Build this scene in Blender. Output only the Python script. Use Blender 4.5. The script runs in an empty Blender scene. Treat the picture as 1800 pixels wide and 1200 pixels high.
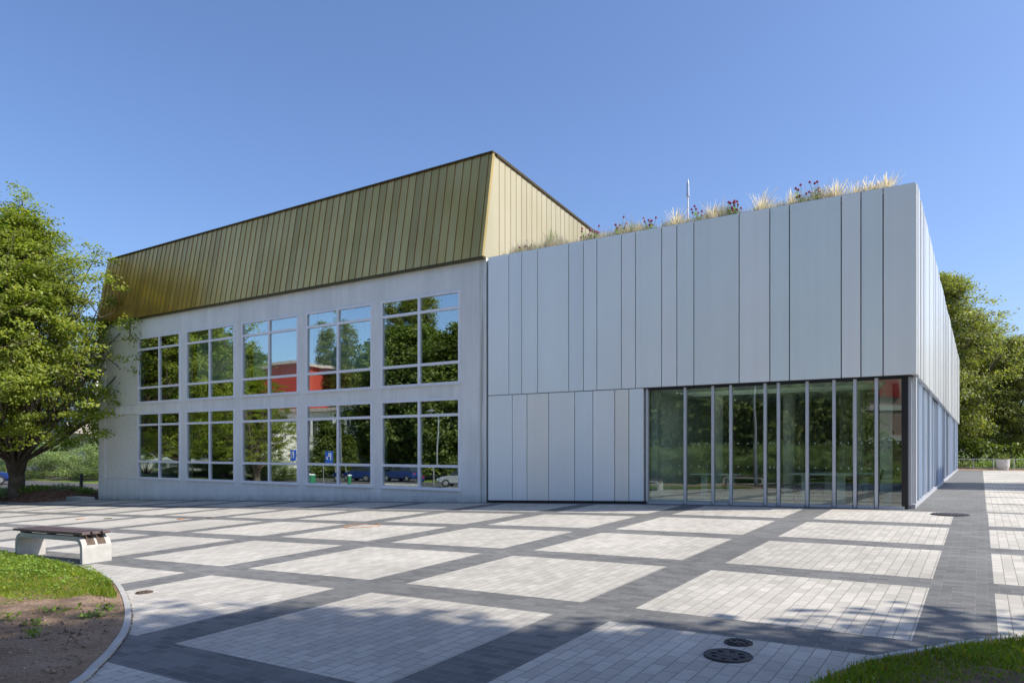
import bpy, math, random
import numpy as np
from mathutils import Vector, Matrix

scene = bpy.context.scene
COL = scene.collection
random.seed(7)

# ------------------------------------------------------------------ camera
cam_d = bpy.data.cameras.new('camera')
cam = bpy.data.objects.new('camera', cam_d); COL.objects.link(cam)
cam.location = (1.227, -18.655, 1.36)
cam.rotation_euler = (math.radians(90), 0, math.asin(.54408))
cam_d.sensor_width = 36; cam_d.lens = 25.42; cam_d.shift_y = .1056
cam_d.clip_start = .05; cam_d.clip_end = 3000
scene.camera = cam
# ------------------------------------------------------------------ light
SUN = Vector((.94, .336, 1.0)).normalized()
world = bpy.data.worlds.new("World"); scene.world = world; world.use_nodes = True
wn = world.node_tree.nodes; wl = world.node_tree.links
bg = wn['Background']
sky = wn.new('ShaderNodeTexSky'); sky.sky_type = 'NISHITA'; sky.sun_disc = False
sky.sun_elevation = math.asin(SUN.z); sky.sun_rotation = math.atan2(SUN.x, SUN.y)
sky.altitude = 200; sky.air_density = 1.0; sky.dust_density = 2.2; sky.ozone_density = 3.0
tint = wn.new('ShaderNodeMix'); tint.data_type = 'RGBA'; tint.blend_type = 'MULTIPLY'; tint.inputs[0].default_value = 1.0
tint.inputs[7].default_value = (.80, .88, 1.05, 1)      # the camera's cool white balance
wl.new(sky.outputs[0], tint.inputs[6]); wl.new(tint.outputs[2], bg.inputs[0]); bg.inputs[1].default_value = .09
sd = bpy.data.lights.new('sun', 'SUN'); sd.energy = 2.8; sd.angle = math.radians(.5); sd.color = (1, .93, .82)
so = bpy.data.objects.new('sun', sd); COL.objects.link(so)
so.rotation_euler = SUN.to_track_quat('Z', 'Y').to_euler()
scene.view_settings.view_transform = 'Standard'; scene.view_settings.look = 'None'
scene.view_settings.exposure = 1.12; scene.view_settings.gamma = 1
scene.cycles.max_bounces = 8; scene.cycles.transparent_max_bounces = 12
scene.cycles.glossy_bounces = 4; scene.cycles.diffuse_bounces = 3
scene.cycles.caustics_reflective = False; scene.cycles.caustics_refractive = False

# ------------------------------------------------------------------ helpers
def gz(x, y):
    t = -x / .85
    def I(t):
        t = min(t, 44)
        if t < -3: return 0.
        if t < 9: return .033 * (t + 3) ** 2 / 24
        return .033 * 6 + .033 * (t - 9)
    z = -.85 * (I(t) - I(0))
    return z + .018 * max(min(y, 0), -30)

class MB:
    def __init__(s): s.v = []; s.f = []; s.c = []
    def quad(s, a, b, c, d, col=None):
        n = len(s.v); s.v += [a, b, c, d]; s.f.append((n, n+1, n+2, n+3)); s.c.append(col or (1, 1, 1))
    def box(s, x0, x1, y0, y1, z0, z1, col=None):
        s.hexa([(x0,y0,z0),(x1,y0,z0),(x1,y1,z0),(x0,y1,z0),(x0,y0,z1),(x1,y0,z1),(x1,y1,z1),(x0,y1,z1)], col)
    def hexa(s, p, col=None):
        n = len(s.v); s.v += [tuple(q) for q in p]
        for f in ((3,2,1,0),(4,5,6,7),(0,1,5,4),(1,2,6,5),(2,3,7,6),(3,0,4,7)):
            s.f.append(tuple(n+i for i in f)); s.c.append(col or (1, 1, 1))
    def tube(s, pts, rads, n=8, col=None, cap=True):
        base = len(s.v); k = len(pts); prev = None
        for i, p in enumerate(pts):
            p = Vector(p); q = Vector(pts[min(i+1, k-1)]) - Vector(pts[max(i-1, 0)])
            q.normalize()
            a = q.orthogonal().normalized() if prev is None else (prev - q*prev.dot(q)).normalized()
            prev = a; b = q.cross(a)
            r = rads[i] if hasattr(rads, '__len__') else rads
            for j in range(n):
                th = 2*math.pi*j/n; s.v.append(tuple(p + a*r*math.cos(th) + b*r*math.sin(th)))
        for i in range(k-1):
            for j in range(n):
                s.f.append((base+i*n+j, base+i*n+(j+1)%n, base+(i+1)*n+(j+1)%n, base+(i+1)*n+j)); s.c.append(col or (1,1,1))
        if cap:
            s.f.append(tuple(base+j for j in reversed(range(n)))); s.c.append(col or (1,1,1))
            s.f.append(tuple(base+(k-1)*n+j for j in range(n))); s.c.append(col or (1,1,1))
    def lathe(s, cx, cy, prof, n=24, col=None):
        base = len(s.v); k = len(prof)
        for r, z in prof:
            for j in range(n):
                th = 2*math.pi*j/n; s.v.append((cx+r*math.cos(th), cy+r*math.sin(th), z))
        for i in range(k-1):
            for j in range(n):
                s.f.append((base+i*n+j, base+i*n+(j+1)%n, base+(i+1)*n+(j+1)%n, base+(i+1)*n+j)); s.c.append(col or (1,1,1))
        s.f.append(tuple(base+j for j in reversed(range(n)))); s.c.append(col or (1,1,1))
        s.f.append(tuple(base+(k-1)*n+j for j in range(n))); s.c.append(col or (1,1,1))
    def build(s, name, mat, parent=None, bevel=0, smooth=False, tint=None, loc=None):
        me = bpy.data.meshes.new(name); me.from_pydata(s.v, [], s.f); me.update()
        if True:
            at = me.color_attributes.new('tint', 'FLOAT_COLOR', 'CORNER'); arr = []
            for f, c in zip(s.f, s.c): arr += [c[0], c[1], c[2], 1.0]*len(f)
            at.data.foreach_set('color', arr)
        if smooth: me.polygons.foreach_set('use_smooth', [True]*len(me.polygons))
        me.materials.append(mat)
        o = bpy.data.objects.new(name, me); COL.objects.link(o)
        if parent: o.parent = parent
        if tint: o.color = (*tint, 1)
        if loc: o.location = loc
        if bevel:
            m = o.modifiers.new('b', 'BEVEL'); m.width = bevel; m.segments = 2; m.limit_method = 'ANGLE'
        return o

def npmesh(name, V, F, mat, parent=None, colors=None, smooth=False):
    """V (n,3), F (m,4) quads; colors per face (m,3)"""
    me = bpy.data.meshes.new(name)
    m = len(F); k = F.shape[1]
    me.vertices.add(len(V)); me.vertices.foreach_set('co', V.astype(np.float32).ravel())
    me.loops.add(m*k); me.loops.foreach_set('vertex_index', F.astype(np.int32).ravel())
    me.polygons.add(m); me.polygons.foreach_set('loop_start', np.arange(m, dtype=np.int32)*k)
    me.polygons.foreach_set('loop_total', np.full(m, k, dtype=np.int32))
    me.update(calc_edges=True)
    if colors is not None:
        at = me.color_attributes.new('tint', 'FLOAT_COLOR', 'CORNER')
        c = np.concatenate([colors, np.ones((m, 1))], 1)
        at.data.foreach_set('color', np.repeat(c, k, 0).astype(np.float32).ravel())
    if smooth: me.polygons.foreach_set('use_smooth', [True]*m)
    me.materials.append(mat)
    o = bpy.data.objects.new(name, me); COL.objects.link(o)
    if parent: o.parent = parent
    return o

def tag(o, label, cat, group=None):
    o['label'] = label; o['category'] = cat
    if group: o['group'] = group
    return o
def thing(name, label, cat, loc=(0,0,0), rz=0, group=None):
    o = bpy.data.objects.new(name, None); COL.objects.link(o)
    o.location = loc; o.rotation_euler = (0, 0, rz); o.empty_display_size = .3
    return tag(o, label, cat, group)
def kids(o): return [c for c in bpy.data.objects if c.parent == o]
def copy_tree(o, parent=None):
    ch = kids(o); c = o.copy(); COL.objects.link(c); c.parent = parent
    for k in ch: copy_tree(k, c)
    return c
def dup(o, label, loc, rz=0, scale=1.0, group=None):
    c = copy_tree(o); c.location = loc; c.rotation_euler = (0, 0, rz)
    c.scale = (scale,)*3 if not hasattr(scale, '__len__') else scale
    c['label'] = label
    if group: c['group'] = group
    return c
def structure(o): o['kind'] = 'structure'; return o
def stuff(o): o['kind'] = 'stuff'; return o

# ------------------------------------------------------------------ materials
class M:
    def __init__(s, name):
        s.m = bpy.data.materials.new(name); s.m.use_nodes = True
        s.nt = s.m.node_tree; s.n = s.nt.nodes; s.l = s.nt.links
        s.p = s.n['Principled BSDF']; s.out = s.n['Material Output']
    def node(s, t, **kw):
        n = s.n.new(t)
        for k, v in kw.items():
            if k.startswith('i_'):
                n.inputs[k[2:].replace('_', ' ')].default_value = v
            else: setattr(n, k, v)
        return n
    def set(s, **kw):
        for k, v in kw.items():
            s.p.inputs[k.replace('_', ' ')].default_value = v
    def link(s, a, b): s.l.new(a, b)
    def coord(s, kind='Object'): return s.node('ShaderNodeTexCoord').outputs[kind]
    def mapping(s, vec, scale=(1,1,1), rot=(0,0,0), loc=(0,0,0)):
        m = s.node('ShaderNodeMapping'); m.inputs['Scale'].default_value = scale
        m.inputs['Rotation'].default_value = rot; m.inputs['Location'].default_value = loc
        s.link(vec, m.inputs[0]); return m.outputs[0]
    def noise(s, vec, scale, detail=4, rough=.55):
        n = s.node('ShaderNodeTexNoise'); n.inputs['Scale'].default_value = scale
        n.inputs['Detail'].default_value = detail; n.inputs['Roughness'].default_value = rough
        s.link(vec, n.inputs['Vector']); return n.outputs['Fac']
    def ramp(s, fac, stops):
        r = s.node('ShaderNodeValToRGB'); e = r.color_ramp.elements
        while len(e) < len(stops): e.new(.5)
        for i, (p, c) in enumerate(stops):
            e[i].position = p; e[i].color = (*c, 1) if hasattr(c, '__len__') else (c, c, c, 1)
        s.link(fac, r.inputs[0]); return r.outputs[0]
    def mix(s, fac, a, b, mode='MIX'):
        n = s.node('ShaderNodeMix'); n.data_type = 'RGBA'; n.blend_type = mode
        for ii, (sock, v) in enumerate(((n.inputs[0], fac), (n.inputs[6], a), (n.inputs[7], b))):
            if hasattr(v, 'links') or hasattr(v, 'is_output'): s.link(v, sock)
            elif hasattr(v, '__len__'): sock.default_value = (*v, 1)
            else: sock.default_value = v if ii == 0 else (v, v, v, 1)
        return n.outputs[2]
    def math(s, op, a, b=0, c=None):
        n = s.node('ShaderNodeMath'); n.operation = op
        for i, v in enumerate((a, b, c)):
            if v is None: continue
            if hasattr(v, 'is_output'): s.link(v, n.inputs[i])
            else: n.inputs[i].default_value = v
        return n.outputs[0]
    def bump(s, h, strength=.3, dist=.02):
        b = s.node('ShaderNodeBump'); b.inputs['Strength'].default_value = strength
        b.inputs['Distance'].default_value = dist; s.link(h, b.inputs['Height'])
        s.link(b.outputs[0], s.p.inputs['Normal']); return b
    def attr(s, name='tint'):
        a = s.node('ShaderNodeAttribute'); a.attribute_name = name; return a.outputs['Color']
    def base(s, c):
        if hasattr(c, 'is_output'): s.link(c, s.p.inputs['Base Color'])
        else: s.p.inputs['Base Color'].default_value = (*c, 1)

def simple(name, col, rough=.6, metal=0, var=.12, nscale=3, bump=0, bscale=40, spec=None):
    m = M(name); co = m.coord()
    n = m.noise(co, nscale)
    lo = tuple(c*(1-var) for c in col); hi = tuple(min(1, c*(1+var)) for c in col)
    m.base(m.ramp(n, [(.3, lo), (.7, hi)])); m.set(Roughness=rough, Metallic=metal)
    if spec is not None: m.p.inputs['Specular IOR Level'].default_value = spec
    if bump: m.bump(m.noise(co, bscale, 6), bump, .01)
    return m.m

def tinted(name, col, rough=.6, metal=0, use='obj', var=.05, nscale=2, bump=0, bscale=60):
    m = M(name); co = m.coord()
    n = m.ramp(m.noise(co, nscale), [(.3, 1-var), (.7, 1.0)])
    c = m.mix(1.0, n, col, 'MULTIPLY')
    t = m.node('ShaderNodeObjectInfo').outputs['Color'] if use == 'obj' else m.attr()
    m.base(m.mix(1.0, c, t, 'MULTIPLY')); m.set(Roughness=rough, Metallic=metal)
    if bump: m.bump(m.noise(co, bscale, 5), bump, .01)
    return m.m

MAT = {}
# paving: pale block pavers with a grid of dark bands (3.06 m grid), all from world position
def paving():
    m = M('block_paving'); co = m.coord('Object')
    sep = m.node('ShaderNodeSeparateXYZ'); m.link(co, sep.inputs[0]); X, Y = sep.outputs[0], sep.outputs[1]
    # slight bending of the laid lines
    P = 3.04
    fx = m.math('MODULO', m.math('ADD', X, 2.29 + 100*P), P)     
    fy = m.math('MODULO', m.math('ADD', Y, 3.33 + 100*3.05), 3.05)
    bx = m.math('LESS_THAN', fx, .60)
    by = m.math('LESS_THAN', fy, .60)
    front = m.math('LESS_THAN', Y, -.33)
    # the strip beside the side wall: dark right up to the wall behind the corner
    deck = m.math('MULTIPLY', m.math('LESS_THAN', X, 1.33), m.math('GREATER_THAN', Y, -.33))
    band = m.math('MAXIMUM', bx, by)
    # behind corner at the right only thin cross lines
    fy2 = m.math('MODULO', m.math('ADD', Y, .1+100*3.035), 3.035)
    thin = m.math('MULTIPLY', m.math('LESS_THAN', fy2, .30), m.math('GREATER_THAN', Y, -.33))
    back = m.math('MAXIMUM', deck, thin)
    dark = m.math('ADD', m.math('MULTIPLY', band, front), m.math('MULTIPLY', back, m.math('SUBTRACT', 1.0, front)))
    dark = m.math('MINIMUM', dark, 1.0)
    n1 = m.noise(co, .55, 3); n2 = m.noise(co, 9, 4); n3 = m.noise(co, 180, 2)
    def brick(rot, w, h, ms):
        b = m.node('ShaderNodeTexBrick'); m.link(m.mapping(co, rot=(0,0,rot)), b.inputs['Vector'])
        b.inputs['Scale'].default_value = 1; b.inputs['Brick Width'].default_value = w
        b.inputs['Row Height'].default_value = h; b.inputs['Mortar Size'].default_value = ms
        b.inputs['Mortar Smooth'].default_value = .2; b.inputs['Bias'].default_value = 0
        b.inputs['Color1'].default_value = (.0, .0, .0, 1); b.inputs['Color2'].default_value = (1, 1, 1, 1)
        b.inputs['Mortar'].default_value = (.5, .5, .5, 1)
        return b
    bl = brick(math.pi/2, .25, .1216, .0045)    # long side into the depth
    bd = brick(0, .215, .102, .0042)
    lc = m.ramp(bl.outputs['Color'], [(0, (.45, .425, .375)), (1, (.57, .54, .48))])
    dc = m.ramp(bd.outputs['Color'], [(0, (.135, .138, .136)), (1, (.205, .206, .200))])
    lc = m.mix(m.math('MULTIPLY', bl.outputs['Fac'], .75), lc, (.20, .185, .16))
    dc = m.mix(m.math('MULTIPLY', bd.outputs['Fac'], .6), dc, (.30, .29, .265))
    c = m.mix(dark, lc, dc)
    c = m.mix(1.0, c, m.ramp(n1, [(.3, .90), (.7, 1.05)]), 'MULTIPLY')
    c = m.mix(1.0, c, m.ramp(n2, [(.25, .91), (.75, 1.06)]), 'MULTIPLY')
    c = m.mix(1.0, c, m.ramp(n3, [(.2, .86), (.8, 1.10)]), 'MULTIPLY')
    n4 = m.noise(co, 2.3, 5, .7)
    c = m.mix(m.ramp(n4, [(.58, 0.0), (.78, .30)]), c, (.22, .20, .165))
    n5 = m.noise(co, .16, 6, .62)
    c = m.mix(1.0, c, m.ramp(n5, [(.38, .86), (.55, 1.02)]), 'MULTIPLY')
    v = m.node('ShaderNodeTexVoronoi'); v.inputs['Scale'].default_value = 1.7; m.link(co, v.inputs['Vector'])
    spot = m.math('LESS_THAN', v.outputs['Distance'], .022)
    c = m.mix(m.math('MULTIPLY', spot, .55), c, (.07, .065, .06))
    m.base(c); m.set(Roughness=.85); m.p.inputs['Specular IOR Level'].default_value = .25
    mort = m.mix(dark, bl.outputs['Fac'], bd.outputs['Fac'])
    tilt = m.mix(dark, bl.outputs['Color'], bd.outputs['Color'])
    h = m.math('ADD', m.math('MULTIPLY', mort, -1.0), m.math('MULTIPLY', n3, .25))
    h = m.math('ADD', h, m.math('MULTIPLY', tilt, .25))
    m.bump(h, .55, .006)
    return m.m
MAT['paving'] = paving()

def ground_mat(name, c1, c2, c3, sc=1.2, b=.5):
    m = M(name); co = m.coord()
    a = m.ramp(m.noise(co, sc, 8, .65), [(.3, c1), (.5, c2), (.72, c3)])
    a = m.mix(1.0, a, m.ramp(m.noise(co, sc*22, 5), [(.2, .65), (.8, 1.25)]), 'MULTIPLY')
    m.base(a); m.set(Roughness=.95); m.p.inputs['Specular IOR Level'].default_value = .1
    m.bump(m.noise(co, sc*18, 8, .7), b, .03); return m.m
MAT['soil'] = ground_mat('soil', (.20, .135, .085), (.31, .215, .145), (.40, .30, .21), 1.6, 1.0)
MAT['mulch'] = ground_mat('bark_mulch', (.10, .05, .03), (.20, .11, .07), (.30, .20, .14), 5, 1)
MAT['lawn'] = ground_mat('lawn', (.08, .15, .02), (.12, .20, .03), (.18, .22, .06), .6, .6)
MAT['field'] = ground_mat('meadow', (.10, .15, .035), (.14, .19, .05), (.20, .21, .09), .2, .3)
MAT['asphalt'] = ground_mat('asphalt', (.085, .085, .088), (.10, .10, .102), (.12, .12, .118), .8, .3)
MAT['kerb'] = simple('kerb_concrete', (.42, .41, .385), .85, bump=.3, bscale=70, nscale=4)
MAT['kerbjoint'] = simple('joint_soil', (.05, .04, .03), .95)

# white enamelled panels
def panel_mat(name, col, rough):
    m = M(name); co = m.coord()
    t = m.node('ShaderNodeObjectInfo').outputs['Color']
    st = m.noise(m.mapping(co, scale=(6, 6, .12)), 1.0, 4)
    dirt = m.noise(m.mapping(co, scale=(1, 1, .5)), .9, 5, .6)
    c = m.mix(1.0, m.ramp(st, [(.3, .98), (.7, 1.02)]), col, 'MULTIPLY')
    c = m.mix(1.0, c, m.ramp(dirt, [(.3, .95), (.7, 1.0)]), 'MULTIPLY')
    m.base(m.mix(1.0, c, t, 'MULTIPLY'))
    m.set(Roughness=rough, IOR=1.5); m.p.inputs['Coat Weight'].default_value = .4; m.p.inputs['Coat Roughness'].default_value = .16
    m.bump(m.noise(m.mapping(co, scale=(1, 1, .5)), .7, 2), .25, .03)
    return m.m
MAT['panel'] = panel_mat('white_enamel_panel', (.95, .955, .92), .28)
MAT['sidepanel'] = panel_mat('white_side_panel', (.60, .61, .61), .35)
MAT['fin'] = panel_mat('grey_blue_profile', (.42, .47, .54), .22)
MAT['dark'] = simple('dark_joint', (.02, .023, .028), .7)
MAT['alu'] = simple('aluminium_frame', (.60, .62, .66), .35, metal=.35, var=.04)
MAT['winframe'] = simple('white_window_frame', (.84, .84, .87), .4, var=.04)
MAT['blackjamb'] = simple('black_jamb', (.012, .010, .012), .4)

def concrete():
    m = M('painted_plaster'); co = m.coord()
    n = m.noise(co, .7, 6, .6); st = m.noise(m.mapping(co, scale=(3.0, 3.0, .22)), 1.0, 6, .65)
    c = m.ramp(n, [(.3, (.76, .77, .74)), (.7, (.86, .865, .84))])
    c = m.mix(1.0, c, m.ramp(st, [(.3, .90), (.6, 1.02)]), 'MULTIPLY')
    c = m.mix(1.0, c, m.ramp(m.noise(co, 45, 3), [(.25, .93), (.75, 1.05)]), 'MULTIPLY')
    # dirt splashed on the foot of the wall and a run-off streak near the seam
    sep = m.node('ShaderNodeSeparateXYZ'); m.link(co, sep.inputs[0])
    grnd = m.math('ADD', m.math('MULTIPLY', sep.outputs[0], .0330), .10)     # rough ground line
    hgt = m.math('SUBTRACT', sep.outputs[2], grnd)
    foot = m.math('MULTIPLY', m.ramp(hgt, [(0.0, .55), (.28, 0.0)]), m.ramp(m.noise(co, 2.2, 4), [(.3, .3), (.7, 1.0)]))
    c = m.mix(foot, c, (.16, .165, .12))
    rx = m.math('ABSOLUTE', m.math('ADD', sep.outputs[0], 12.02))
    run = m.math('MULTIPLY', m.ramp(rx, [(.03, .55), (.13, 0.0)]), m.ramp(m.noise(m.mapping(co, scale=(9, 9, .4)), 1, 3), [(.35, .1), (.6, 1.0)]))
    c = m.mix(run, c, (.20, .21, .14))
    m.base(c); m.set(Roughness=.8); m.p.inputs['Specular IOR Level'].default_value = .35
    m.bump(m.noise(co, 60, 6), .25, .006); return m.m
MAT['concrete'] = concrete()
def stipple():
    m = M('ribbed_plaster'); co = m.coord()
    a = m.noise(m.mapping(co, scale=(1, 1, 7)), 6, 5, .7); b = m.noise(m.mapping(co, scale=(14, 1, 2)), 3, 4, .7)
    c = m.ramp(m.math('ADD', m.math('MULTIPLY', a, .5), m.math('MULTIPLY', b, .5)), [(.35, (.66, .66, .62)), (.65, (.90, .90, .85))])
    m.base(c); m.set(Roughness=.35); m.bump(a, .4, .01); return m.m
MAT['stipple'] = stipple()

def brass(name, light):
    m = M(name); co = m.coord()
    t = m.attr()
    st = m.noise(m.mapping(co, scale=(9, 9, .2)), 1, 1)
    cl = m.noise(co, .35, 2, .5)
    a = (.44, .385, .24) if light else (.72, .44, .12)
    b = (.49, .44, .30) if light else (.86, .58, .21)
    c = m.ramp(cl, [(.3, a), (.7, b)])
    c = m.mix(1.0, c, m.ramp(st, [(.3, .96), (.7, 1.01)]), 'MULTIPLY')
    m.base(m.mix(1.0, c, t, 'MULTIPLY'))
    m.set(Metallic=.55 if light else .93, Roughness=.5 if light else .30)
    if not light:
        m.p.inputs['Anisotropic'].default_value = .3
        m.link(m.ramp(m.noise(co, .35, 1), [(.3, .27), (.7, .40)]), m.p.inputs['Roughness'])
    m.bump(m.noise(m.mapping(co, scale=(2, 2, .5)), 1.0, 0), .06, .02)
    return m.m
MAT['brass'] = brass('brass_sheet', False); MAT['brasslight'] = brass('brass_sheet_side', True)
MAT['brassdark'] = simple('dark_brass_trim', (.10, .075, .03), .45, metal=.7)

MAT['brassseam'] = simple('seam_brass', (.26, .18, .075), .45, metal=.6)

def glass(name, tint, lo, hi, wav):
    m = M(name); m.n.remove(m.p)
    lw = m.node('ShaderNodeLayerWeight'); lw.inputs[0].default_value = .35
    fac = m.ramp(lw.outputs['Facing'], [(0, lo), (.55, lo+.10), (1, hi)])
    gl = m.node('ShaderNodeBsdfGlossy'); gl.inputs['Roughness'].default_value = 0.0
    gl.inputs['Color'].default_value = (.93, .96, .95, 1)
    tr = m.node('ShaderNodeBsdfTransparent'); tr.inputs['Color'].default_value = (*tint, 1)
    co = m.coord()
    b = m.node('ShaderNodeBump'); b.inputs['Strength'].default_value = wav; b.inputs['Distance'].default_value = .01
    m.link(m.noise(m.mapping(co, scale=(1, 1, .5)), .9, 1), b.inputs['Height']); m.link(b.outputs[0], gl.inputs['Normal'])
    mx = m.node('ShaderNodeMixShader'); m.link(fac, mx.inputs[0]); m.link(tr.outputs[0], mx.inputs[1]); m.link(gl.outputs[0], mx.inputs[2])
    m.link(mx.outputs[0], m.out.inputs[0]); return m.m
MAT['glass'] = glass('window_glass', (.84, .95, .90), .37, .95, .22)
MAT['glazing'] = glass('shopfront_glass', (.93, .99, .95), .13, .9, .30)

def leaf(name, col, trans=.35, rough=.45, var=1, tt=(1.25, 1.35, .45)):
    m = M(name)
    t = m.attr(); c = m.mix(1.0, t, col, 'MULTIPLY')
    m.base(c); m.set(Roughness=rough); m.p.inputs['Specular IOR Level'].default_value = .35
    tr = m.node('ShaderNodeBsdfTranslucent')
    m.link(m.mix(1.0, c, tt, 'MULTIPLY'), tr.inputs[0])
    mx = m.node('ShaderNodeMixShader'); mx.inputs[0].default_value = trans
    m.link(m.p.outputs[0], mx.inputs[1]); m.link(tr.outputs[0], mx.inputs[2]); m.link(mx.outputs[0], m.out.inputs[0])
    return m.m
MAT['leaf'] = leaf('hornbeam_leaves', (.22, .29, .045), .5)
MAT['leaf2'] = leaf('linden_leaves', (.235, .275, .10), .5)
MAT['leafdark'] = leaf('dark_leaves', (.13, .185, .05), .4)
MAT['juniper'] = leaf('juniper_needles', (.24, .34, .17), .3, .6)
MAT['grass'] = leaf('grass_blades', (.19, .30, .03), .45, .5)
MAT['weed'] = leaf('weed_leaves', (.20, .32, .06), .42, .5)
MAT['straw'] = leaf('feather_grass', (.80, .72, .56), .5, .7, tt=(1, .95, .85))
MAT['petal'] = leaf('purple_petals', (.36, .085, .19), .5, .6, tt=(1.2, .7, .9))
MAT['bark'] = ground_mat('bark', (.075, .06, .045), (.13, .105, .08), (.20, .17, .13), 3, .9)

MAT['floor'] = simple('interior_floor', (.75, .77, .72), .3)
MAT['inwall'] = simple('interior_wall', (.78, .82, .77), .8)
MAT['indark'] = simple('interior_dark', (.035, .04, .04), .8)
MAT['curtain'] = simple('pale_curtain', (.80, .86, .83), .9, var=.05)
MAT['wood'] = None
def wood():
    m = M('dark_brown_wood'); co = m.coord()
    g = m.noise(m.mapping(co, scale=(1.2, 26, 26)), 1, 5, .6)
    m.base(m.ramp(g, [(.3, (.075, .050, .048)), (.7, (.145, .10, .10))])); m.set(Roughness=.5)
    m.bump(g, .4, .004); return m.m
MAT['wood'] = wood()
MAT['benchconc'] = simple('cast_concrete', (.47, .455, .42), .85, var=.13, nscale=5, bump=.35, bscale=45)
MAT['rust'] = simple('rusty_iron', (.10, .07, .05), .8, var=.4, nscale=14, bump=.5)
MAT['orange'] = simple('orange_rust_ring', (.42, .20, .09), .8, var=.3, nscale=9)
MAT['iron'] = simple('cast_iron', (.035, .033, .033), .6, var=.3, nscale=20)
MAT['steel'] = simple('galvanised_steel', (.55, .56, .58), .35, metal=.8)
MAT['black'] = simple('black_paint', (.02, .02, .022), .5)
MAT['tabletop'] = simple('pale_laminate', (.62, .66, .62), .4)
MAT['chair'] = simple('black_plastic', (.03, .028, .028), .5)
MAT['whitepot'] = simple('white_planter', (.62, .60, .56), .7)
MAT['whitewall'] = simple('white_render', (.72, .70, .66), .85)
MAT['redwall'] = simple('red_render', (.48, .065, .042), .8, var=.06)
MAT['pinkwall'] = simple('taupe_render', (.42, .30, .26), .8, var=.06)
MAT['winpane'] = simple('dark_window_pane', (.03, .04, .045), .08, var=.3)
MAT['rooftile'] = simple('roof_soffit', (.50, .42, .38), .8)
MAT['bluecar'] = simple('blue_car_paint', (.02, .05, .20), .2, metal=.3, var=.03)
MAT['silvercar'] = simple('silver_car_paint', (.50, .52, .55), .25, metal=.5, var=.03)
MAT['rubber'] = simple('rubber', (.02, .02, .02), .8)
MAT['signblue'] = simple('sign_blue', (.02, .12, .55), .4, var=.03)
MAT['white'] = simple('white_paint', (.8, .8, .8), .5, var=.03)
MAT['green'] = simple('green_plastic', (.02, .18, .08), .5)
MAT['redpaint'] = simple('red_paint', (.45, .02, .02), .35)

# ------------------------------------------------------------------ the ground
def grid_sheet(name, xs, ys, dz, mat, bumpf=None):
    V = []; F = []
    nx, ny = len(xs), len(ys)
    for y in ys:
        for x in xs: V.append((x, y, gz(x, y) + dz + (bumpf(x, y) if bumpf else 0)))
    for j in range(ny-1):
        for i in range(nx-1):
            a = j*nx+i; F.append((a, a+1, a+nx+1, a+nx))
    o = npmesh(name, np.array(V), np.array(F), mat, smooth=True)
    return structure(o)
def rng(a, b, st):
    n = max(1, int(round((b-a)/st))); return [a+(b-a)*i/n for i in range(n+1)]
xs = [-1500, -600, -300, -150, -100] + rng(-80, 20, 2.5) + [40, 80, 200, 500, 1500]
ys = [-1500, -600, -300, -150, -80, -50] + rng(-32, 46, 3) + [60, 100, 200, 500, 1500]
grid_sheet('ground', xs, ys, -.03, MAT['field'])
grid_sheet('plaza', rng(-56, 14, 1.0), rng(-27, .25, 1.0), 0, MAT['paving'])
grid_sheet('pavement', rng(-.2, 14, .8), rng(.25, 37.8, 1.0), 0, MAT['paving'])
grid_sheet('parking_lot', rng(-92, -41.5, 2.0), rng(1.5, 9.5, 1.0), -.012, MAT['asphalt'])
grid_sheet('car_park', rng(-100, -22, 2.0), rng(-36, -27.02, 1.0), .004, MAT['asphalt'])
grid_sheet('road', rng(-140, -60, 4.0), rng(12.0, 14.5, 1.0), -.012, MAT['asphalt'])
grid_sheet('lawn', rng(-22, 12, 2.0), rng(-29.5, -27.02, .8), .02, MAT['lawn'])
grid_sheet('terrace', rng(-.2, 30, 2.0), rng(37.85, 43, 1.0), .004, MAT['soil'])

# ------------------------------------------------------------------ planting beds with curved kerb
def smooth_line(pts, n=8):
    out = []
    P = [pts[0]] + list(pts) + [pts[-1]]
    for i in range(1, len(P)-2):
        p0, p1, p2, p3 = [np.array(q, float) for q in P[i-1:i+3]]
        for k in range(n):
            t = k/n
            out.append(.5*((2*p1)+(-p0+p2)*t+(2*p0-5*p1+4*p2-p3)*t*t+(-p0+3*p1-3*p2+p3)*t**3))
    out.append(np.array(pts[-1], float)); return out
KL = smooth_line([(-26,-12.1),(-20,-12.25),(-16.5,-12.35),(-14.4,-12.46),(-12.7,-12.66),(-11.34,-12.80),(-10.23,-12.97),(-9.35,-13.16),(-8.41,-13.49),(-7.47,-13.91),(-6.74,-14.27),(-6.15,-14.59),(-5.55,-14.96),(-4.98,-15.39),(-4.65,-15.68),(-4.35,-15.96),(-4.1,-16.4),(-3.9,-17.2),(-3.95,-18.2),(-4.3,-19.5),(-5.5,-21.5)])
KR = smooth_line([(3.2,-21),(1.0,-16.0),(.42,-14.8),(.25,-14.0),(.32,-13.31),(.45,-12.93),(.60,-12.61),(.75,-12.38),(.93,-12.14),(1.13,-11.84),(1.52,-11.42),(2.3,-10.9),(3.6,-10.4),(6,-10.0),(10,-9.8),(13.5,-9.7)])
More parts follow.
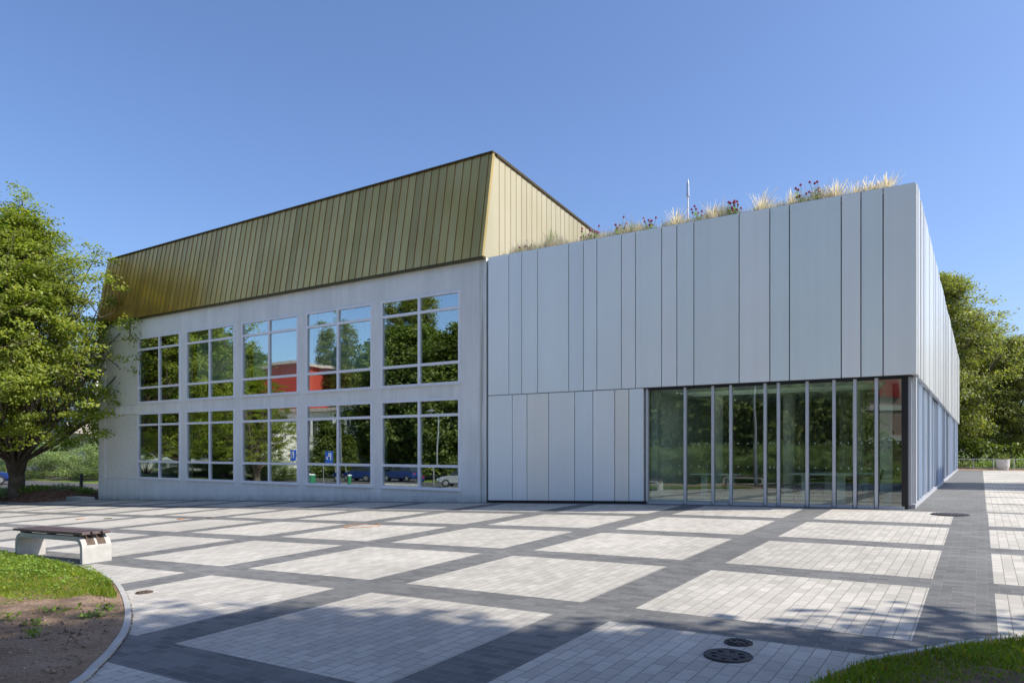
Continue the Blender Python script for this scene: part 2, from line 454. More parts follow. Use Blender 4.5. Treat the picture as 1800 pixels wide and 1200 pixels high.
def bed(name, line, centre, mat, dz, rel):
    """fan of rings from the kerb line to the centre"""
    R = 120; n = len(line); V = []; F = []; c = np.array(centre, float)
    rnd = np.random.RandomState(3)
    for i in range(R+1):
        k = 1-(1-i/R)**1.0
        for p in line:
            q = p*(1-k)+c*k
            h = rel*(math.sin(q[0]*1.9+q[1])*.5+math.sin(q[1]*3.1-q[0]*1.3)*.5)*min(1, k*12)+ (rnd.rand()**3)*.035*min(1, k*12)
            V.append((q[0], q[1], gz(q[0], q[1])+dz+h+min(.03, k*.8)))
    for i in range(R):
        for j in range(n-1):
            a = i*n+j; F.append((a, a+1, a+n+1, a+n))
    o = npmesh(name, np.array(V), np.array(F), mat, smooth=True); return structure(o)
bed('soil', KL, (-17, -21.5), MAT['soil'], .02, .03)
bed('soil', KR, (9, -18), MAT['soil'], .02, .02)
def kerb(line, side, label):
    mb = MB(); n = len(line); off = []
    for i, p in enumerate(line):
        d = line[min(i+1, n-1)]-line[max(i-1, 0)]; d /= np.linalg.norm(d)
        off.append(np.array([-d[1], d[0]])*side)
    w = .06
    for i in range(n-1):
        a, b = line[i], line[i+1]; ao, bo = line[i]+off[i]*w, line[i+1]+off[i+1]*w
        za, zb = gz(*a), gz(*b)
        mb.hexa([(a[0],a[1],za-.1),(b[0],b[1],zb-.1),(bo[0],bo[1],zb-.1),(ao[0],ao[1],za-.1),(a[0],a[1],za+.028),(b[0],b[1],zb+.028),(bo[0],bo[1],zb+.028),(ao[0],ao[1],za+.028)])
    return tag(mb.build('kerb', MAT['kerb']), label, 'kerb')
kerb(KL, 1, 'curved pale concrete kerb round the left grass bed in front of the bench')
kerb(KR, 1, 'curved pale concrete kerb round the shaded grass corner at bottom right')
def joint(line, side):
    mb = MB(); n = len(line)
    for i in range(n-1):
        for k in range(5):
            if random.random() < .35: continue
            a = line[i]*(1-k/5)+line[i+1]*(k/5); b = line[i]*(1-(k+.8)/5)+line[i+1]*((k+.8)/5)
            d = b-a; d /= np.linalg.norm(d); o = np.array([-d[1], d[0]])*side
            w = random.uniform(.008, .022)
            a1, b1 = a+o*.062, b+o*.062; a2, b2 = a+o*(.062+w), b+o*(.062+w)
            q = [(*a1, gz(*a1)+.006), (*b1, gz(*b1)+.006), (*b2, gz(*b2)+.006), (*a2, gz(*a2)+.006)]
            mb.quad(*q)
    return mb
stuff(joint(KL[30:], 1).build('joint_soil', MAT['kerbjoint']))

rs = np.random.RandomState(11)
def blades(name, pts, hmin, hmax, width, mat, lean=.5, colvar=(.7, 1.25), base_dz=.03, curl=True):
    n = len(pts); x = pts[:, 0]; y = pts[:, 1]
    z = np.array([gz(a, b) for a, b in pts]) + base_dz
    h = rs.uniform(hmin, hmax, n); th = rs.uniform(0, 2*np.pi, n); ln = rs.uniform(.1, 1, n)*lean*h
    ph = rs.uniform(0, 2*np.pi, n); dx, dy = np.cos(th), np.sin(th)
    w = width*rs.uniform(.6, 1.3, n); ax, ay = np.cos(ph)*w, np.sin(ph)*w
    B = np.stack([x, y, z], 1); A = np.stack([ax, ay, 0*ax], 1)
    Mp = B + np.stack([dx*ln*.35, dy*ln*.35, h*.6], 1); T = B + np.stack([dx*ln, dy*ln, h], 1)
    V = np.stack([B-A, B+A, Mp+A*.8, Mp-A*.8, T+A*.1, T-A*.1], 1).reshape(-1, 3)
    i = np.arange(n)*6
    F = np.concatenate([np.stack([i, i+1, i+2, i+3], 1), np.stack([i+3, i+2, i+4, i+5], 1)], 0)
    br = rs.uniform(*colvar, n); ye = rs.uniform(0, 1, n)**3
    pt = .5+.5*np.sin(x*3.3+1.3*np.sin(y*4.1))*np.sin(y*2.7+.6); br = br*(.72+.45*pt); dead = rs.rand(n) < .07
    c = np.stack([br*(1+.7*ye)*np.where(dead, 2.2, 1), br*(1+.15*ye)*np.where(dead, 1.05, 1), br*(1-.2*ye)*np.where(dead, 2.5, 1)], 1)
    return npmesh(name, V, F, mat, colors=np.concatenate([c, c], 0))
def leafpatch(name, pts, size, mat, dz=.05, h=(.01, .10), colvar=(.7, 1.2), upb=.8):
    n = len(pts)
    z = np.array([gz(a, b) for a, b in pts]) + dz + rs.uniform(*h, n)
    C = np.stack([pts[:, 0], pts[:, 1], z], 1)
    return leaves_at(name, C, size, mat, upb, colvar)
def leaves_at(name, C, size, mat, upb=.5, colvar=(.6, 1.3), parent=None, extra=None, aspect=.62, outdir=None):
    n = len(C)
    nrm = rs.normal(size=(n, 3)); nrm[:, 2] = np.abs(nrm[:, 2])*1.0 + upb*1.6
    if outdir is not None: nrm += outdir*.9
    nrm /= np.linalg.norm(nrm, axis=1)[:, None]
    a = rs.normal(size=(n, 3)); a -= nrm*(a*nrm).sum(1)[:, None]; a /= np.linalg.norm(a, axis=1)[:, None]
    b = np.cross(nrm, a)
    L = size*rs.uniform(.6, 1.3, n)[:, None]
    V = np.stack([C-a*L*.5, C+b*L*.5*aspect+nrm*L*.08, C+a*L*.5, C-b*L*.5*aspect+nrm*L*.08], 1).reshape(-1, 3)
    F = np.arange(n*4).reshape(-1, 4)
    br = rs.uniform(*colvar, n)
    if extra is not None: br = br*extra
    ye = rs.uniform(0, 1, n)**2
    col = np.stack([br*(1+.35*ye), br*(1+.06*ye), br*(1-.3*ye)], 1)
    return npmesh(name, V, F, mat, parent, colors=col)

def depth(p): return -.544*(p[:, 0]-1.227)+.839*(p[:, 1]+18.655)
KLx = np.array([p[0] for p in KL]); KLy = np.array([p[1] for p in KL])
def in_left(p, margin=.06):
    # inside when below the kerb curve (curve is monotone in x until the tip)
    yk = np.interp(p[:, 0], KLx[:len(KL)-28], KLy[:len(KL)-28]); return p[:, 1] < yk-margin
def wob(p): return .35*np.sin(p[:, 0]*2.1)+.25*np.sin(p[:, 0]*5.3+p[:, 1]*3)+.15*np.sin(p[:, 1]*9)
p = rs.uniform((-17, -16), (-5.2, -12.3), (330000, 2)); p = p[in_left(p)]
d = depth(p)+wob(p)
dens = np.clip((d-8.25)*3, 0, 1)
clmp = .55+.45*np.sin(p[:, 0]*4.1+1)*np.sin(p[:, 1]*5.2)
keep = rs.rand(len(p)) < dens*(.35+.65*clmp)
stuff(blades('grass', p[keep], .02, .085, .0038, MAT['grass'], lean=.9))
q = rs.uniform((-17, -16), (-5.5, -12.3), (9000, 2)); q = q[in_left(q, .1)]
d = depth(q)+wob(q)
wmask = (rs.rand(len(q)) < np.clip((d-9.0)*.5, 0, .85)*(.4+.6*(np.sin(q[:, 0]*2.3)*np.sin(q[:, 1]*3.1+1) > -.2)))
cc = q[wmask]
k = 7; pts = np.repeat(cc, k, 0) + rs.normal(scale=.035, size=(len(cc)*k, 2))
stuff(leafpatch('ground_cover', pts, .048, MAT['weed'], dz=.04, h=(.02, .09)))
# scattered weeds on the bare soil: leafy rosettes one can count are things
def weed(label, x, y, r, n=26):
    t = rs.normal(scale=r*.5, size=(n, 2))
    C = np.stack([x+t[:, 0], y+t[:, 1], gz(x, y)+.05+rs.uniform(0, .06, n)], 1)
    t_ = thing('weed', label, 'weed', (0, 0, 0), 0, 'weeds on the bare soil'); leaves_at('leaves', C, .05, MAT['weed'], .8, parent=t_)
    mb = MB()
    for c in C[::3]: mb.tube([(x, y, gz(x, y)), tuple(c)], .003, 4)
    mb.build('stems', MAT['weed'], t_)
def g2w(px, py):     # a spot on the ground given as measured on the photograph, used once to set out the planting
    z = -.4
    for _ in range(30):
        Y = (1.36-z)*1271/(py-790); X = (px-900)/1271*Y
        wx, wy = 1.227+.83905*X-.54408*Y, -18.655+.54408*X+.83905*Y; z = gz(wx, wy)
    return wx, wy
for lab, px, py, r in [
    ('small green weed in middle of the bare soil patch', 113, 1083, .13), ('tall leafy weed on bare soil, left of the soil patch centre', 70, 1085, .16),
    ('spreading weed where the soil meets the grass at left', 42, 1068, .17), ('weed cluster on soil at the left edge of the photo', 16, 1095, .2),
    ('low weed on soil near the inner curve of the kerb', 192, 1077, .12), ('sparse weed on soil just inside the kerb, below the grass tip', 170, 1090, .12),
    ('pale weed beside the kerb where the soil narrows', 150, 1094, .1), ('weed on soil just in the tree shadow edge', 65, 1125, .13),
    ('tiny weed on soil above the shadow edge', 62, 1106, .08)]:
    x, y = g2w(px, py); weed(lab, x, y, r)
# litter and stones on the soil
q = rs.uniform((-11, -17.5), (-4.0, -13.5), (2600, 2)); q = q[in_left(q, .1) & (depth(q)+wob(q) < 8.6)]
stuff(leafpatch('leaf_litter', q, .03, leaf('dry_leaf', (.17, .11, .065), .1), dz=.035, h=(0, .012), upb=1.6))
q = rs.uniform((-11, -17.5), (-4.0, -13.3), (2600, 2)); q = q[in_left(q, .1) & (depth(q)+wob(q) < 8.8)]
mb = MB()
for (a, b) in q:
    r = .005+.018*rs.rand()**3; z0 = gz(a, b)+.05; ph = rs.rand()*3
    pts = [(a+r*math.cos(ph+k*1.57)*rs.uniform(.7, 1.3), b+r*math.sin(ph+k*1.57)*rs.uniform(.7, 1.3), z0+zz) for zz in (-.01, r*.8) for k in range(4)]
    mb.hexa(pts)
stuff(mb.build('gravel', simple('brown_pebble', (.27, .20, .145), .9, var=.35, nscale=12), smooth=True))
# right corner grass
KRs = KR
p = rs.uniform((.2, -15.5), (4.2, -10.6), (150000, 2))
rx = np.array([a[0] for a in KR]); ry = np.array([a[1] for a in KR]); i0 = 24
yk = np.interp(p[:, 0], rx[i0:], ry[i0:]); p = p[(p[:, 1] < yk-.13)]
hh = .5+.5*np.sin(p[:, 0]*6)*np.sin(p[:, 1]*5+1)
p = p[rs.rand(len(p)) < .35+.65*hh]
stuff(blades('grass', p, .025, .085, .0045, MAT['grass'], lean=1.0, colvar=(.55, 1.1)))
q = rs.uniform((.35, -14), (2.8, -11.5), (500, 2)); q = q[q[:, 1] < np.interp(q[:, 0], rx[i0:], ry[i0:])-.1]
stuff(leafpatch('ground_cover', q, .035, MAT['weed'], dz=.04, h=(.01, .05)))

# ------------------------------------------------------------------ trees
def crown_pts(rs, bough, clumps, per, cs, flat=.45):
    """bough: list (centre, (rx,ry,rz)). returns leaf centres, clump centres, brightness"""
    CL = []; 
    for c, r in bough:
        u = rs.normal(size=(clumps, 3)); u /= np.linalg.norm(u, axis=1)[:, None]
        rad = rs.uniform(.35, 1, clumps)**.5
        CL.append(np.array(c)+u*rad[:, None]*np.array(r))
    CL = np.concatenate(CL)
    n = len(CL)
    P = np.repeat(CL, per, 0)
    sp = rs.normal(size=(n*per, 3))*cs; sp[:, 2] *= flat
    # droop outwards
    return P+sp, CL, np.repeat(rs.uniform(.62, 1.34, n), per)

def make_tree(name, label, H, h0, R, boughs, clumps, per, leafsize, cs, mat, seed, off=(0, 0), spires=None, stems=1, shape='oval', trunk_r=.3, group=None, upb=.35, cat='tree', limbcol='bark'):
    rs_ = np.random.RandomState(seed)
    t = thing(name, label, cat, group=group)
    B = []
    for i in range(boughs):
        u = (i+.5)/boughs; u = u if shape != 'oval' else u**.9
        if shape == 'oval': prof = math.sin(math.pi*min(1, .10+.88*u)**.85)**.62
        elif shape == 'hero': prof = (.86+.14*math.sin(math.pi*min(1, u*1.6)))*(1 if u < .52 else max(.12, 1-((u-.52)/.50)**1.35)); 
        elif shape == 'column': prof = .25+.75*math.sin(math.pi*(.12+.84*u))**.7
        elif shape == 'cone': prof = (1-u)**.8+.12
        else: prof = math.sqrt(max(.05, 1-(2*u-1)**2))
        a = i*2.39996+rs_.rand()*.7; rr = R*prof*rs_.uniform(.25, .78)
        z = h0+(H-h0)*(.06+.90*u); br = R*rs_.uniform(.26, .42)*(.65+.45*prof)
        vz = br*({'column': 1.9, 'hero': 1.25}.get(shape, .75))
        ko = min(1, u*3+.3); B.append(((rr*math.cos(a)+off[0]*ko, rr*math.sin(a)+off[1]*ko, min(z, H-vz*.8)), (br, br, vz)))
    if spires: B += spires
    P, CL, br = crown_pts(rs_, B, clumps, per, cs)
    keep = P[:, 2] > h0*.75; P = P[keep]; br = br[keep]
    out = P-np.array([0, 0, (H+h0)/2]); out /= np.linalg.norm(out, axis=1)[:, None]+1e-6
    leaves_at('crown', P, leafsize, mat, upb, (.8, 1.15), t, br, outdir=out)
    # trunk and limbs
    mb = MB(); 
    if stems == 1:
        top = h0+(H-h0)*.75
        mb.tube([(0,0,-.3),(0,0,.15),(rs_.uniform(-.1,.1),0,h0*.6),(0,rs_.uniform(-.1,.1),h0),(0,0,top)], [trunk_r*1.35, trunk_r, trunk_r*.85, trunk_r*.7, trunk_r*.15], 10)
        st = [((0,0), None)]
    else:
        mb.tube([(0,0,-.3),(0,0,.1),(0,.02,h0*.35),(0,0,h0*.62)], [trunk_r*1.5, trunk_r*1.15, trunk_r, trunk_r*1.05], 12)
        for s in range(stems):
            a = s*2*math.pi/stems+.5; r1 = R*.16; r2 = R*.34
            mb.tube([(.1*math.cos(a), .1*math.sin(a), h0*.25), (r1*.45*math.cos(a), r1*.45*math.sin(a), h0*.75), (r1*math.cos(a), r1*math.sin(a), h0*1.4), (r2*math.cos(a+.3), r2*math.sin(a+.3), h0+(H-h0)*.4), (r2*1.15*math.cos(a+.5), r2*1.15*math.sin(a+.5), h0+(H-h0)*.72)], [trunk_r*.6, trunk_r*.5, trunk_r*.36, trunk_r*.2, trunk_r*.05], 8)
    for c, r in B:
        c = Vector(c); z0 = max(h0*.55, c.z-(.9*math.hypot(c.x, c.y)+.6)); a = Vector((c.x*.06, c.y*.06, z0))
        mid = a.lerp(c, .5)+Vector((0, 0, -.05*(c-a).length))
        rr = trunk_r*.22
        mb.tube([a, mid, c], [rr, rr*.7, rr*.35], 6, cap=False)
        for k in range(4):
            u = Vector(rs_.normal(size=3)).normalized(); e = c+Vector((u.x*r[0], u.y*r[1], abs(u.z)*r[2]))*.85
            mb.tube([c if k % 2 else mid, c.lerp(e, .5), e], [rr*.4, rr*.28, rr*.1], 4, cap=False)
    mb.build('trunk', MAT['bark'], t, smooth=True)
    return t

def place(t, x, y, dz=0, rz=0, s=1.0):
    t.location = (x, y, gz(x, y)+dz); t.rotation_euler = (0, 0, rz); t.scale = (s, s, s); return t

hero = make_tree('hornbeam_tree', 'tall bright green multi-stemmed tree standing in the mulch bed left of the building', 13.7, 3.1, 6.7, 104, 18, 66, .15, .25, MAT['leaf'], 21, off=(2.9, -1.5), spires=[((d*1.15+.3, -.3*d-.3, z), (w, w, 1.5)) for d, z, w in [(1.3,14.2,.75),(1.3,12.6,1.3),(2.9,13.5,.9),(2.9,12.0,1.4),(-.3,13.3,.85),(-.4,12.0,1.3),(3.9,12.5,.9),(-2.2,12.6,.9),(4.7,11.0,1.0),(5.0,6.5,1.3),(5.3,8.2,1.2),(4.8,9.6,1.2),(5.0,5.0,.9)]], stems=6, trunk_r=.36, upb=.3, shape='hero')
place(hero, -39.0, -1.9, .30, 0, .94)
lind = make_tree('linden_tree', 'large light green linden behind the far end of the white side wall', 15.0, 1.6, 5.0, 60, 26, 40, .19, .34, MAT['leaf2'], 5, trunk_r=.4)
place(lind, -1.2, 46.5, 0, 0)
G_far = 'trees behind the right side wall'
lind['group'] = G_far
dup(lind, 'shorter linden furthest right behind the white planter', (3.6, 50, gz(3.6, 50)-.3), 2.1, .70, G_far)
dup(lind, 'linden partly hidden behind the tallest one, seen in the gap above the path', (.9, 53, gz(.9, 53)-.3), 4.0, .82, G_far)
dup(lind, 'small linden cut off by the right edge of the photo', (7.6, 54, gz(7.6, 54)-.3), 1.0, .6, G_far)
# trees out of frame on the right whose shade lies on the paving
G_sh = 'trees shading the near paving'
shade = make_tree('maple_tree', 'broad tree right of the camera shading the near corner of the plaza', 16.5, 5.0, 4.6, 52, 26, 44, .26, .36, MAT['leafdark'], 9, trunk_r=.3, group=G_sh)
place(shade, 9.6, -12.1, 0, .6, 1.0)
dup(shade, 'second shade tree nearer the camera, over the right grass corner', (6.2, -16.0, gz(6.2, -16.0)), 2.2, .95, G_sh)
dup(shade, 'third shade tree behind the camera position by the plaza edge', (7.5, -19.8, gz(7.5, -19.8)), 4.0, .95, G_sh)
# trees and shrubs seen mirrored in the windows
def mirrored(px, d):     # ground spot whose mirror image in the facade stands at that column of the picture
    k = (px-900)/1271; dy = 18.655+d
    return 1.227+dy*(.83905*k-.54408)/(.83905+.54408*k), -d
deep = make_tree('dark_deciduous_tree', 'x', 14, .8, 5.0, 44, 22, 28, .36, .45, MAT['leafdark'], 31, trunk_r=.35)
G_d = 'trees across the car park mirrored in the windows'
spots = [(235,54,1.7,'leftmost, behind the white annex'),(300,56,1.6,'second from left, behind the annex'),(365,55,1.7,'third from left, behind the annex'),(420,58,1.45,'fourth from left, behind the annex'),(505,75,1.0,'behind the red hall'),
 (548,68,1.25,'left of the white office'),(600,70,1.3,'behind the white office'),(645,68,1.25,'right behind the white office'),(672,46,1.15,'left edge of last bay'),(702,44,1.25,'left half of last bay'),(738,47,1.25,'centre of last bay'),(778,43,1.10,'right half of last bay'),(812,45,1.2,'right edge of last bay'),
 (1130,38,1.0,'left edge of corner glass'),(1195,41,1.05,'second pane of corner glass'),(1255,38,.9,'third pane of corner glass'),(1310,42,1.05,'behind the flagpole'),(1370,40,1.0,'middle of corner glass'),(1425,41,1.0,'above the cafe tables'),(1462,44,.72,'beside the taupe flats')]
for i, (px, d, s, w) in enumerate(spots):
    x, y = mirrored(px, d)
    lab = 'dark tree across the plaza mirrored in windows, ' + w
    if i == 0: place(deep, x, y, 0, 0, s); deep['label'] = lab; deep['group'] = G_d
    else: dup(deep, lab, (x, y, gz(x, y)-.2), i*1.3, s, G_d)
def hedge(label, x0, x1, y, H, seed, dens=420):
    r_ = np.random.RandomState(seed); n = int((x1-x0)*dens)
    t = thing('hedge', label, 'hedge', (0, 0, 0))
    X = r_.uniform(x0, x1, n); hh = H*(.82+.18*np.sin(X*1.7)*np.sin(X*.6+1)); u = r_.rand(n)
    Z = np.array([gz(a, y) for a in X])+hh*u**.7; Y = y+r_.normal(scale=.6, size=n)*(1-.4*u)
    leaves_at('foliage', np.stack([X, Y, Z], 1), .22, MAT['leafdark'], .3, (.6, 1.2), t)
    mb = MB(); k = x0
    while k < x1: mb.tube([(k, y, gz(k, y)-.1), (k+.1, y, gz(k, y)+H*.7)], [.05, .02], 5); k += 1.2
    mb.build('stems', MAT['bark'], t); return t
hedge('long dark hedge behind the junipers, mirrored in the last lower window and corner glass', -43, -3, -37.5, 3.0, 5)
G_hb = 'multi-stemmed trees by the car park'
for px, d, s_, w in [(300,24,.88,'mirrored in the first bay'),(372,28,.92,'mirrored in the second bay'),(418,25,.74,'mirrored in the middle bay')]:
    x, y = mirrored(px, d); dup(hero, 'broad multi-stemmed tree across the plaza, ' + w, (x+2, y, gz(x, y)), px*.01, s_, G_hb)
hedge('low leafy hedge behind the white planter and railing', -3, 14, 45.2, 2.3, 7, 500)
pop = make_tree('poplar_tree', 'x', 21, 1.5, 2.0, 34, 22, 26, .25, .30, MAT['leaf2'], 41, shape='column', trunk_r=.3)
G_p = 'poplars mirrored in the upper windows'
for i, (px, d, s, w) in enumerate([(742,50,1.12,'tallest, mirrored in the last upper window'),(722,52,1.08,'just left of the tallest'),(696,50,1.0,'left pane of the last upper window'),(610,64,1.18,'tallest in the curtained fourth window'),(566,64,1.12,'left pane of the fourth window'),(588,65,1.0,'middle of the fourth window'),(765,54,.8,'right of the tallest')]):
    lab = 'slender poplar across the car park, ' + w
    x, y = mirrored(px, d)
    if i == 0: place(pop, x, y, 0, 0, s); pop['label'] = lab; pop['group'] = G_p
    else: dup(pop, lab, (x, y, gz(x, y)), i*1.7, s, G_p)

con = make_tree('conifer_tree', 'dark pointed conifer left of the white office, mirrored in the fourth lower window', 6.8, .2, 1.9, 26, 20, 22, .24, .26, MAT['leafdark'], 77, shape='cone', trunk_r=.12, group='conifers by the white office')
x, y = mirrored(566, 38); place(con, x, y)
for px, d, s_, w in [(592,39,.92,'next to the pointed one'),(612,38,.66,'shorter, right of the pair')]:
    x, y = mirrored(px, d); dup(con, 'dark conifer by the white office, ' + w, (x, y, gz(x, y)), px*.1, s_, 'conifers by the white office')

def make_juniper(label, R, H, seed, n=36):
    rs_ = np.random.RandomState(seed); t = thing('juniper_shrub', label, 'shrub')
    C = []; O = []; BR = []
    mb = MB()
    for i in range(n):
        a = i*2.39996; u = rs_.rand(); r = R*math.sqrt(u)*.8; z = H*(.04+.9*rs_.rand())*(1-.45*(r/R)**2)
        c = np.array([r*math.cos(a), r*math.sin(a), z]); dirv = np.array([math.cos(a), math.sin(a), .15])
        L = R*.5
        mb.tube([(0,0,.1), tuple(c*.6), tuple(c+dirv*L*.6)], [.06, .03, .008], 4, cap=False)
        m = 950
        s = rs_.rand(m); w = (1-s*.75)*L*.55
        side = np.array([-math.sin(a), math.cos(a), 0])
        P = c+np.outer(s*L, dirv)+np.outer(rs_.normal(size=m)*.42*w, side)+np.stack([0*s, 0*s, rs_.normal(size=m)*.09*H*.6-(.1*s*s*H*.3)], 1)
        C.append(P); O.append(np.tile(dirv, (m, 1))); BR.append(np.full(m, rs_.uniform(.7, 1.25)))
    P = np.concatenate(C); P[:, 2] = np.maximum(P[:, 2], .04)
    leaves_at('crown', P, .16, MAT['juniper'], .9, (.7, 1.2), t, np.concatenate(BR), aspect=.3)
    mb.build('trunk', MAT['bark'], t)
    return t
jun = make_juniper('wide spreading pale juniper across the road, left of the building wall', 4.6, 3.6, 2)
place(jun, -64.5, 13.6, -.1)
G_j = 'junipers across the road'; jun['group'] = G_j
dup(jun, 'lower juniper left of the widest one, behind the trunk', (-70.5, 13.0, gz(-70, 13)-.1), 1.2, .8, G_j)
dup(jun, 'juniper touching the building edge, right of the widest one', (-58.5, 15.6, gz(-58, 15)-.3), 2.5, .85, G_j)
G_h = 'spreading junipers mirrored in the glazed corner'
for i, (px, d, s_, w) in enumerate([(252,29,.75,'mirrored in the first lower window'),(352,31,.7,'mirrored in the second lower window'),(395,30,.75,'right half of the second lower window'),(440,31,.8,'mirrored in the middle lower window'),(478,33,.6,'before the red hall')]):
    x, y = mirrored(px, d); dup(jun, 'spreading juniper across the car park, ' + w, (x, y, gz(x, y)-.1), i*1.9, s_, 'junipers mirrored in the lower windows')
for i, (x, y, s, w) in enumerate([(-18.6,-31.5,.85,'furthest left'),(-15.2,-31,.75,'second from left'),(-12,-31.6,.8,'in the middle'),(-9.1,-31,.72,'second from right'),(-6.2,-31.8,.62,'furthest right')]):
    dup(jun, 'spreading juniper beside the lawn opposite the glazed corner, ' + w, (x, y, gz(x, y)-.1), i*1.1, s, G_h)
dark = make_tree('yew_tree', 'dark tree behind the junipers, between the big tree and the building', 9.5, .8, 4.0, 26, 22, 30, .22, .36, MAT['leafdark'], 51, trunk_r=.3)
place(dark, -66, 20.5, -.3)
dup(dark, 'second dark tree further left behind the juniper bank', (-75, 22, gz(-75, 22)-.3), 1.9, .9)

# low shrubs on the mulch mound and at the right end
def mound(x, y):
    return .62*math.exp(-(((x+39.6)/4.5)**2+((y+.7)/2.2)**2))
mx = rng(-50, -36.3, .35); my = rng(-4.5, 5.5, .3)
V = []; F = []; idx = {}
for j, y in enumerate(my):
    for i, x in enumerate(mx):
        lim = -4.2+(x+50)*.13+.2*math.sin(x*1.1)
        e = max(lim, y); k = max(0, min(1, (y-lim)/.8))*max(0, min(1, (x+50)/1.0))*max(0, min(1, (-36.3-x)/.8))*max(0, min(1, (5.5-y)/.8))
        idx[i, j] = len(V); V.append((x, y, gz(x, y)-.05+k*.09+mound(x, y)*k+random.uniform(-.012, .012)*k))
for j in range(len(my)-1):
    for i in range(len(mx)-1): F.append((idx[i, j], idx[i+1, j], idx[i+1, j+1], idx[i, j+1]))
structure(npmesh('mulch_bed', np.array(V), np.array(F), MAT['mulch'], smooth=True))
def low_shrub(label, x, y, z, R, H, seed, mat='juniper', group=None, n=700):
    r_ = np.random.RandomState(seed); u = r_.normal(size=(n, 3)); u /= np.linalg.norm(u, axis=1)[:, None]
    u[:, 2] = np.abs(u[:, 2]); P = u*np.array([R, R, H])*r_.uniform(.5, 1.05, n)[:, None]
    P += r_.normal(size=(n, 3))*.05
    t = thing('low_shrub', label, 'shrub', (x, y, z), 0, group)
    leaves_at('foliage', P, .11, MAT[mat], .4, (.7, 1.25), t)
    mb = MB()
    for k in range(6): mb.tube([(0,0,-.05), (R*.6*math.cos(k), R*.6*math.sin(k), H*.6)], [.02, .006], 4)
    mb.build('stems', MAT['bark'], t); return t
G_m = 'low green shrubs on the mulch bed'
for i, (x, y, R, H, w) in enumerate([(-42.3,-2.0,.9,.42,'furthest left'),(-40.9,-2.1,.8,.35,'left of the trunk'),(-39.6,-2.5,.8,.36,'in front of the trunk'),(-38.3,-1.3,.85,.36,'just right of the trunk'),(-37.9,-.3,.8,.36,'between the trunk and the dark post'),(-37.3,.4,.7,.3,'furthest right by the dark post')]):
    low_shrub('low spreading green shrub on the mulch bed, ' + w, x, y, gz(x, y)+mound(x, y)*.8, R, H, 60+i, 'weed' if i % 2 else 'juniper', G_m)
G_r = 'shrubs at the far end of the side path'
for i, (x, y, R, H, w) in enumerate([(1.4,42.5,.9,.7,'yellow green, at the fence'),(2.2,41.8,.5,.6,'small, left of the planter'),(3.6,42.5,1.0,1.0,'right of the planter'),(5.2,43.5,1.2,1.1,'cut by the right edge of the photo'),(.4,43.2,.8,.5,'behind the railing')]):
    low_shrub('leafy shrub beyond the far paving, ' + w, x, y, gz(x, y), R, H, 80+i, 'weed' if i != 4 else 'leafdark', G_r, 800)

# ------------------------------------------------------------------ white panelled building
WB = thing('panelled_building', 'pale panelled flat-roofed block with glazed ground floor corner and planted roof', 'building')
up = [-11.776,-10.989,-10.523,-9.957,-8.896,-8.415,-7.983,-7.224,-6.797,-6.039,-5.611,-5.142,-3.957,-3.198,-2.731,-1.555,-1.131,-.667,.02]
lowx = [-11.776,-10.862,-10.331,-9.574,-8.699,-8.11,-7.426,-6.997,-6.56]
G = .024
tints = [(.97,1,1.02),(.93,.98,1.0),(.95,.99,1.0),(.93,.98,.99),(.90,.95,.98),(.94,.98,1.0),(.95,.99,1),(.98,.99,1.0),(.94,.98,.99),(.98,.99,1.0),(.92,.97,.98),(.90,.94,.95),(1,1,1.01),(.90,.97,.98),(.88,.95,.96),(1,1,1.01),(.90,.96,.96),(.94,.95,.95),(.87,.93,.97)]
def fpanel(name, x0, x1, z0f, z1, tint, y0=0, y1=.10):
    mb = MB(); a, b = x0+G/2, x1-G/2
    za, zb = (z0f(a), z0f(b)) if callable(z0f) else (z0f, z0f)
    mb.hexa([(a,y0,za),(b,y0,zb),(b,y1,zb),(a,y1,za),(a,y0,z1),(b,y0,z1),(b,y1,z1),(a,y1,z1)])
    o = mb.build(name, MAT['panel'], WB, bevel=.006, tint=tint); return o
for i in range(len(up)-1):
    fpanel('upper_panel', up[i], up[i+1], 3.065, 7.38, tints[i])
for i in range(len(lowx)-1):
    fpanel('lower_panel', lowx[i], lowx[i+1], lambda x: gz(x, 0)+.07, 3.045, tints[(i*5+2) % 18] if i not in (2, 6) else (.98,.95,.90))
mb = MB()   # structural shell behind the cladding
mb.box(-11.77, -.12, .13, .30, 3.09, 7.30)                # front wall above
mb.box(-.30, -.10, .31, 38.2, 3.09, 7.30)                # side wall above
mb.box(-11.77, -6.53, .13, .30, -.6, 3.08)
mb.box(-.34, -.20, .55, 38.2, -.2, 3.08)
mb.box(-11.6, -.31, 38.0, 38.19, -.2, 7.29)
WBs = mb.build('backing_wall', MAT['dark'], WB)
def slotted(name, x0, x1, y0, y1, z0, z1, mat):  # slab with an added slot that lets daylight into the room below
    mb = MB(); mb.box(x0, x1, y0, 1.5, z0, z1); mb.box(x0, x1, 3.1, y1, z0, z1); mb.box(x0, -6.2, 1.501, 3.099, z0, z1); mb.box(-.7, x1, 1.501, 3.099, z0, z1); mb.build(name, mat, WB)
slotted('roof', -11.77, -.31, .31, 37.99, 7.05, 7.24, MAT['soil'])
mb = MB(); mb.box(-6.25, -.65, 1.40, 1.495, 3.05, 7.30); mb.box(-6.25, -.65, 3.105, 3.2, 3.05, 7.30); mb.box(-6.30, -6.205, 1.40, 3.2, 3.05, 7.30); mb.box(-.695, -.60, 1.40, 3.2, 3.05, 7.30); mb.build('added_light_shaft', MAT['inwall'], WB)  # added shaft, leads daylight down to the tables behind the corner glass
mb = MB(); mb.box(-6.19, -.71, 1.51, 3.09, 7.26, 7.28); mb.build('added_rooflight', MAT['glazing'], WB)  # added pane over the shaft, there only to brighten the interior
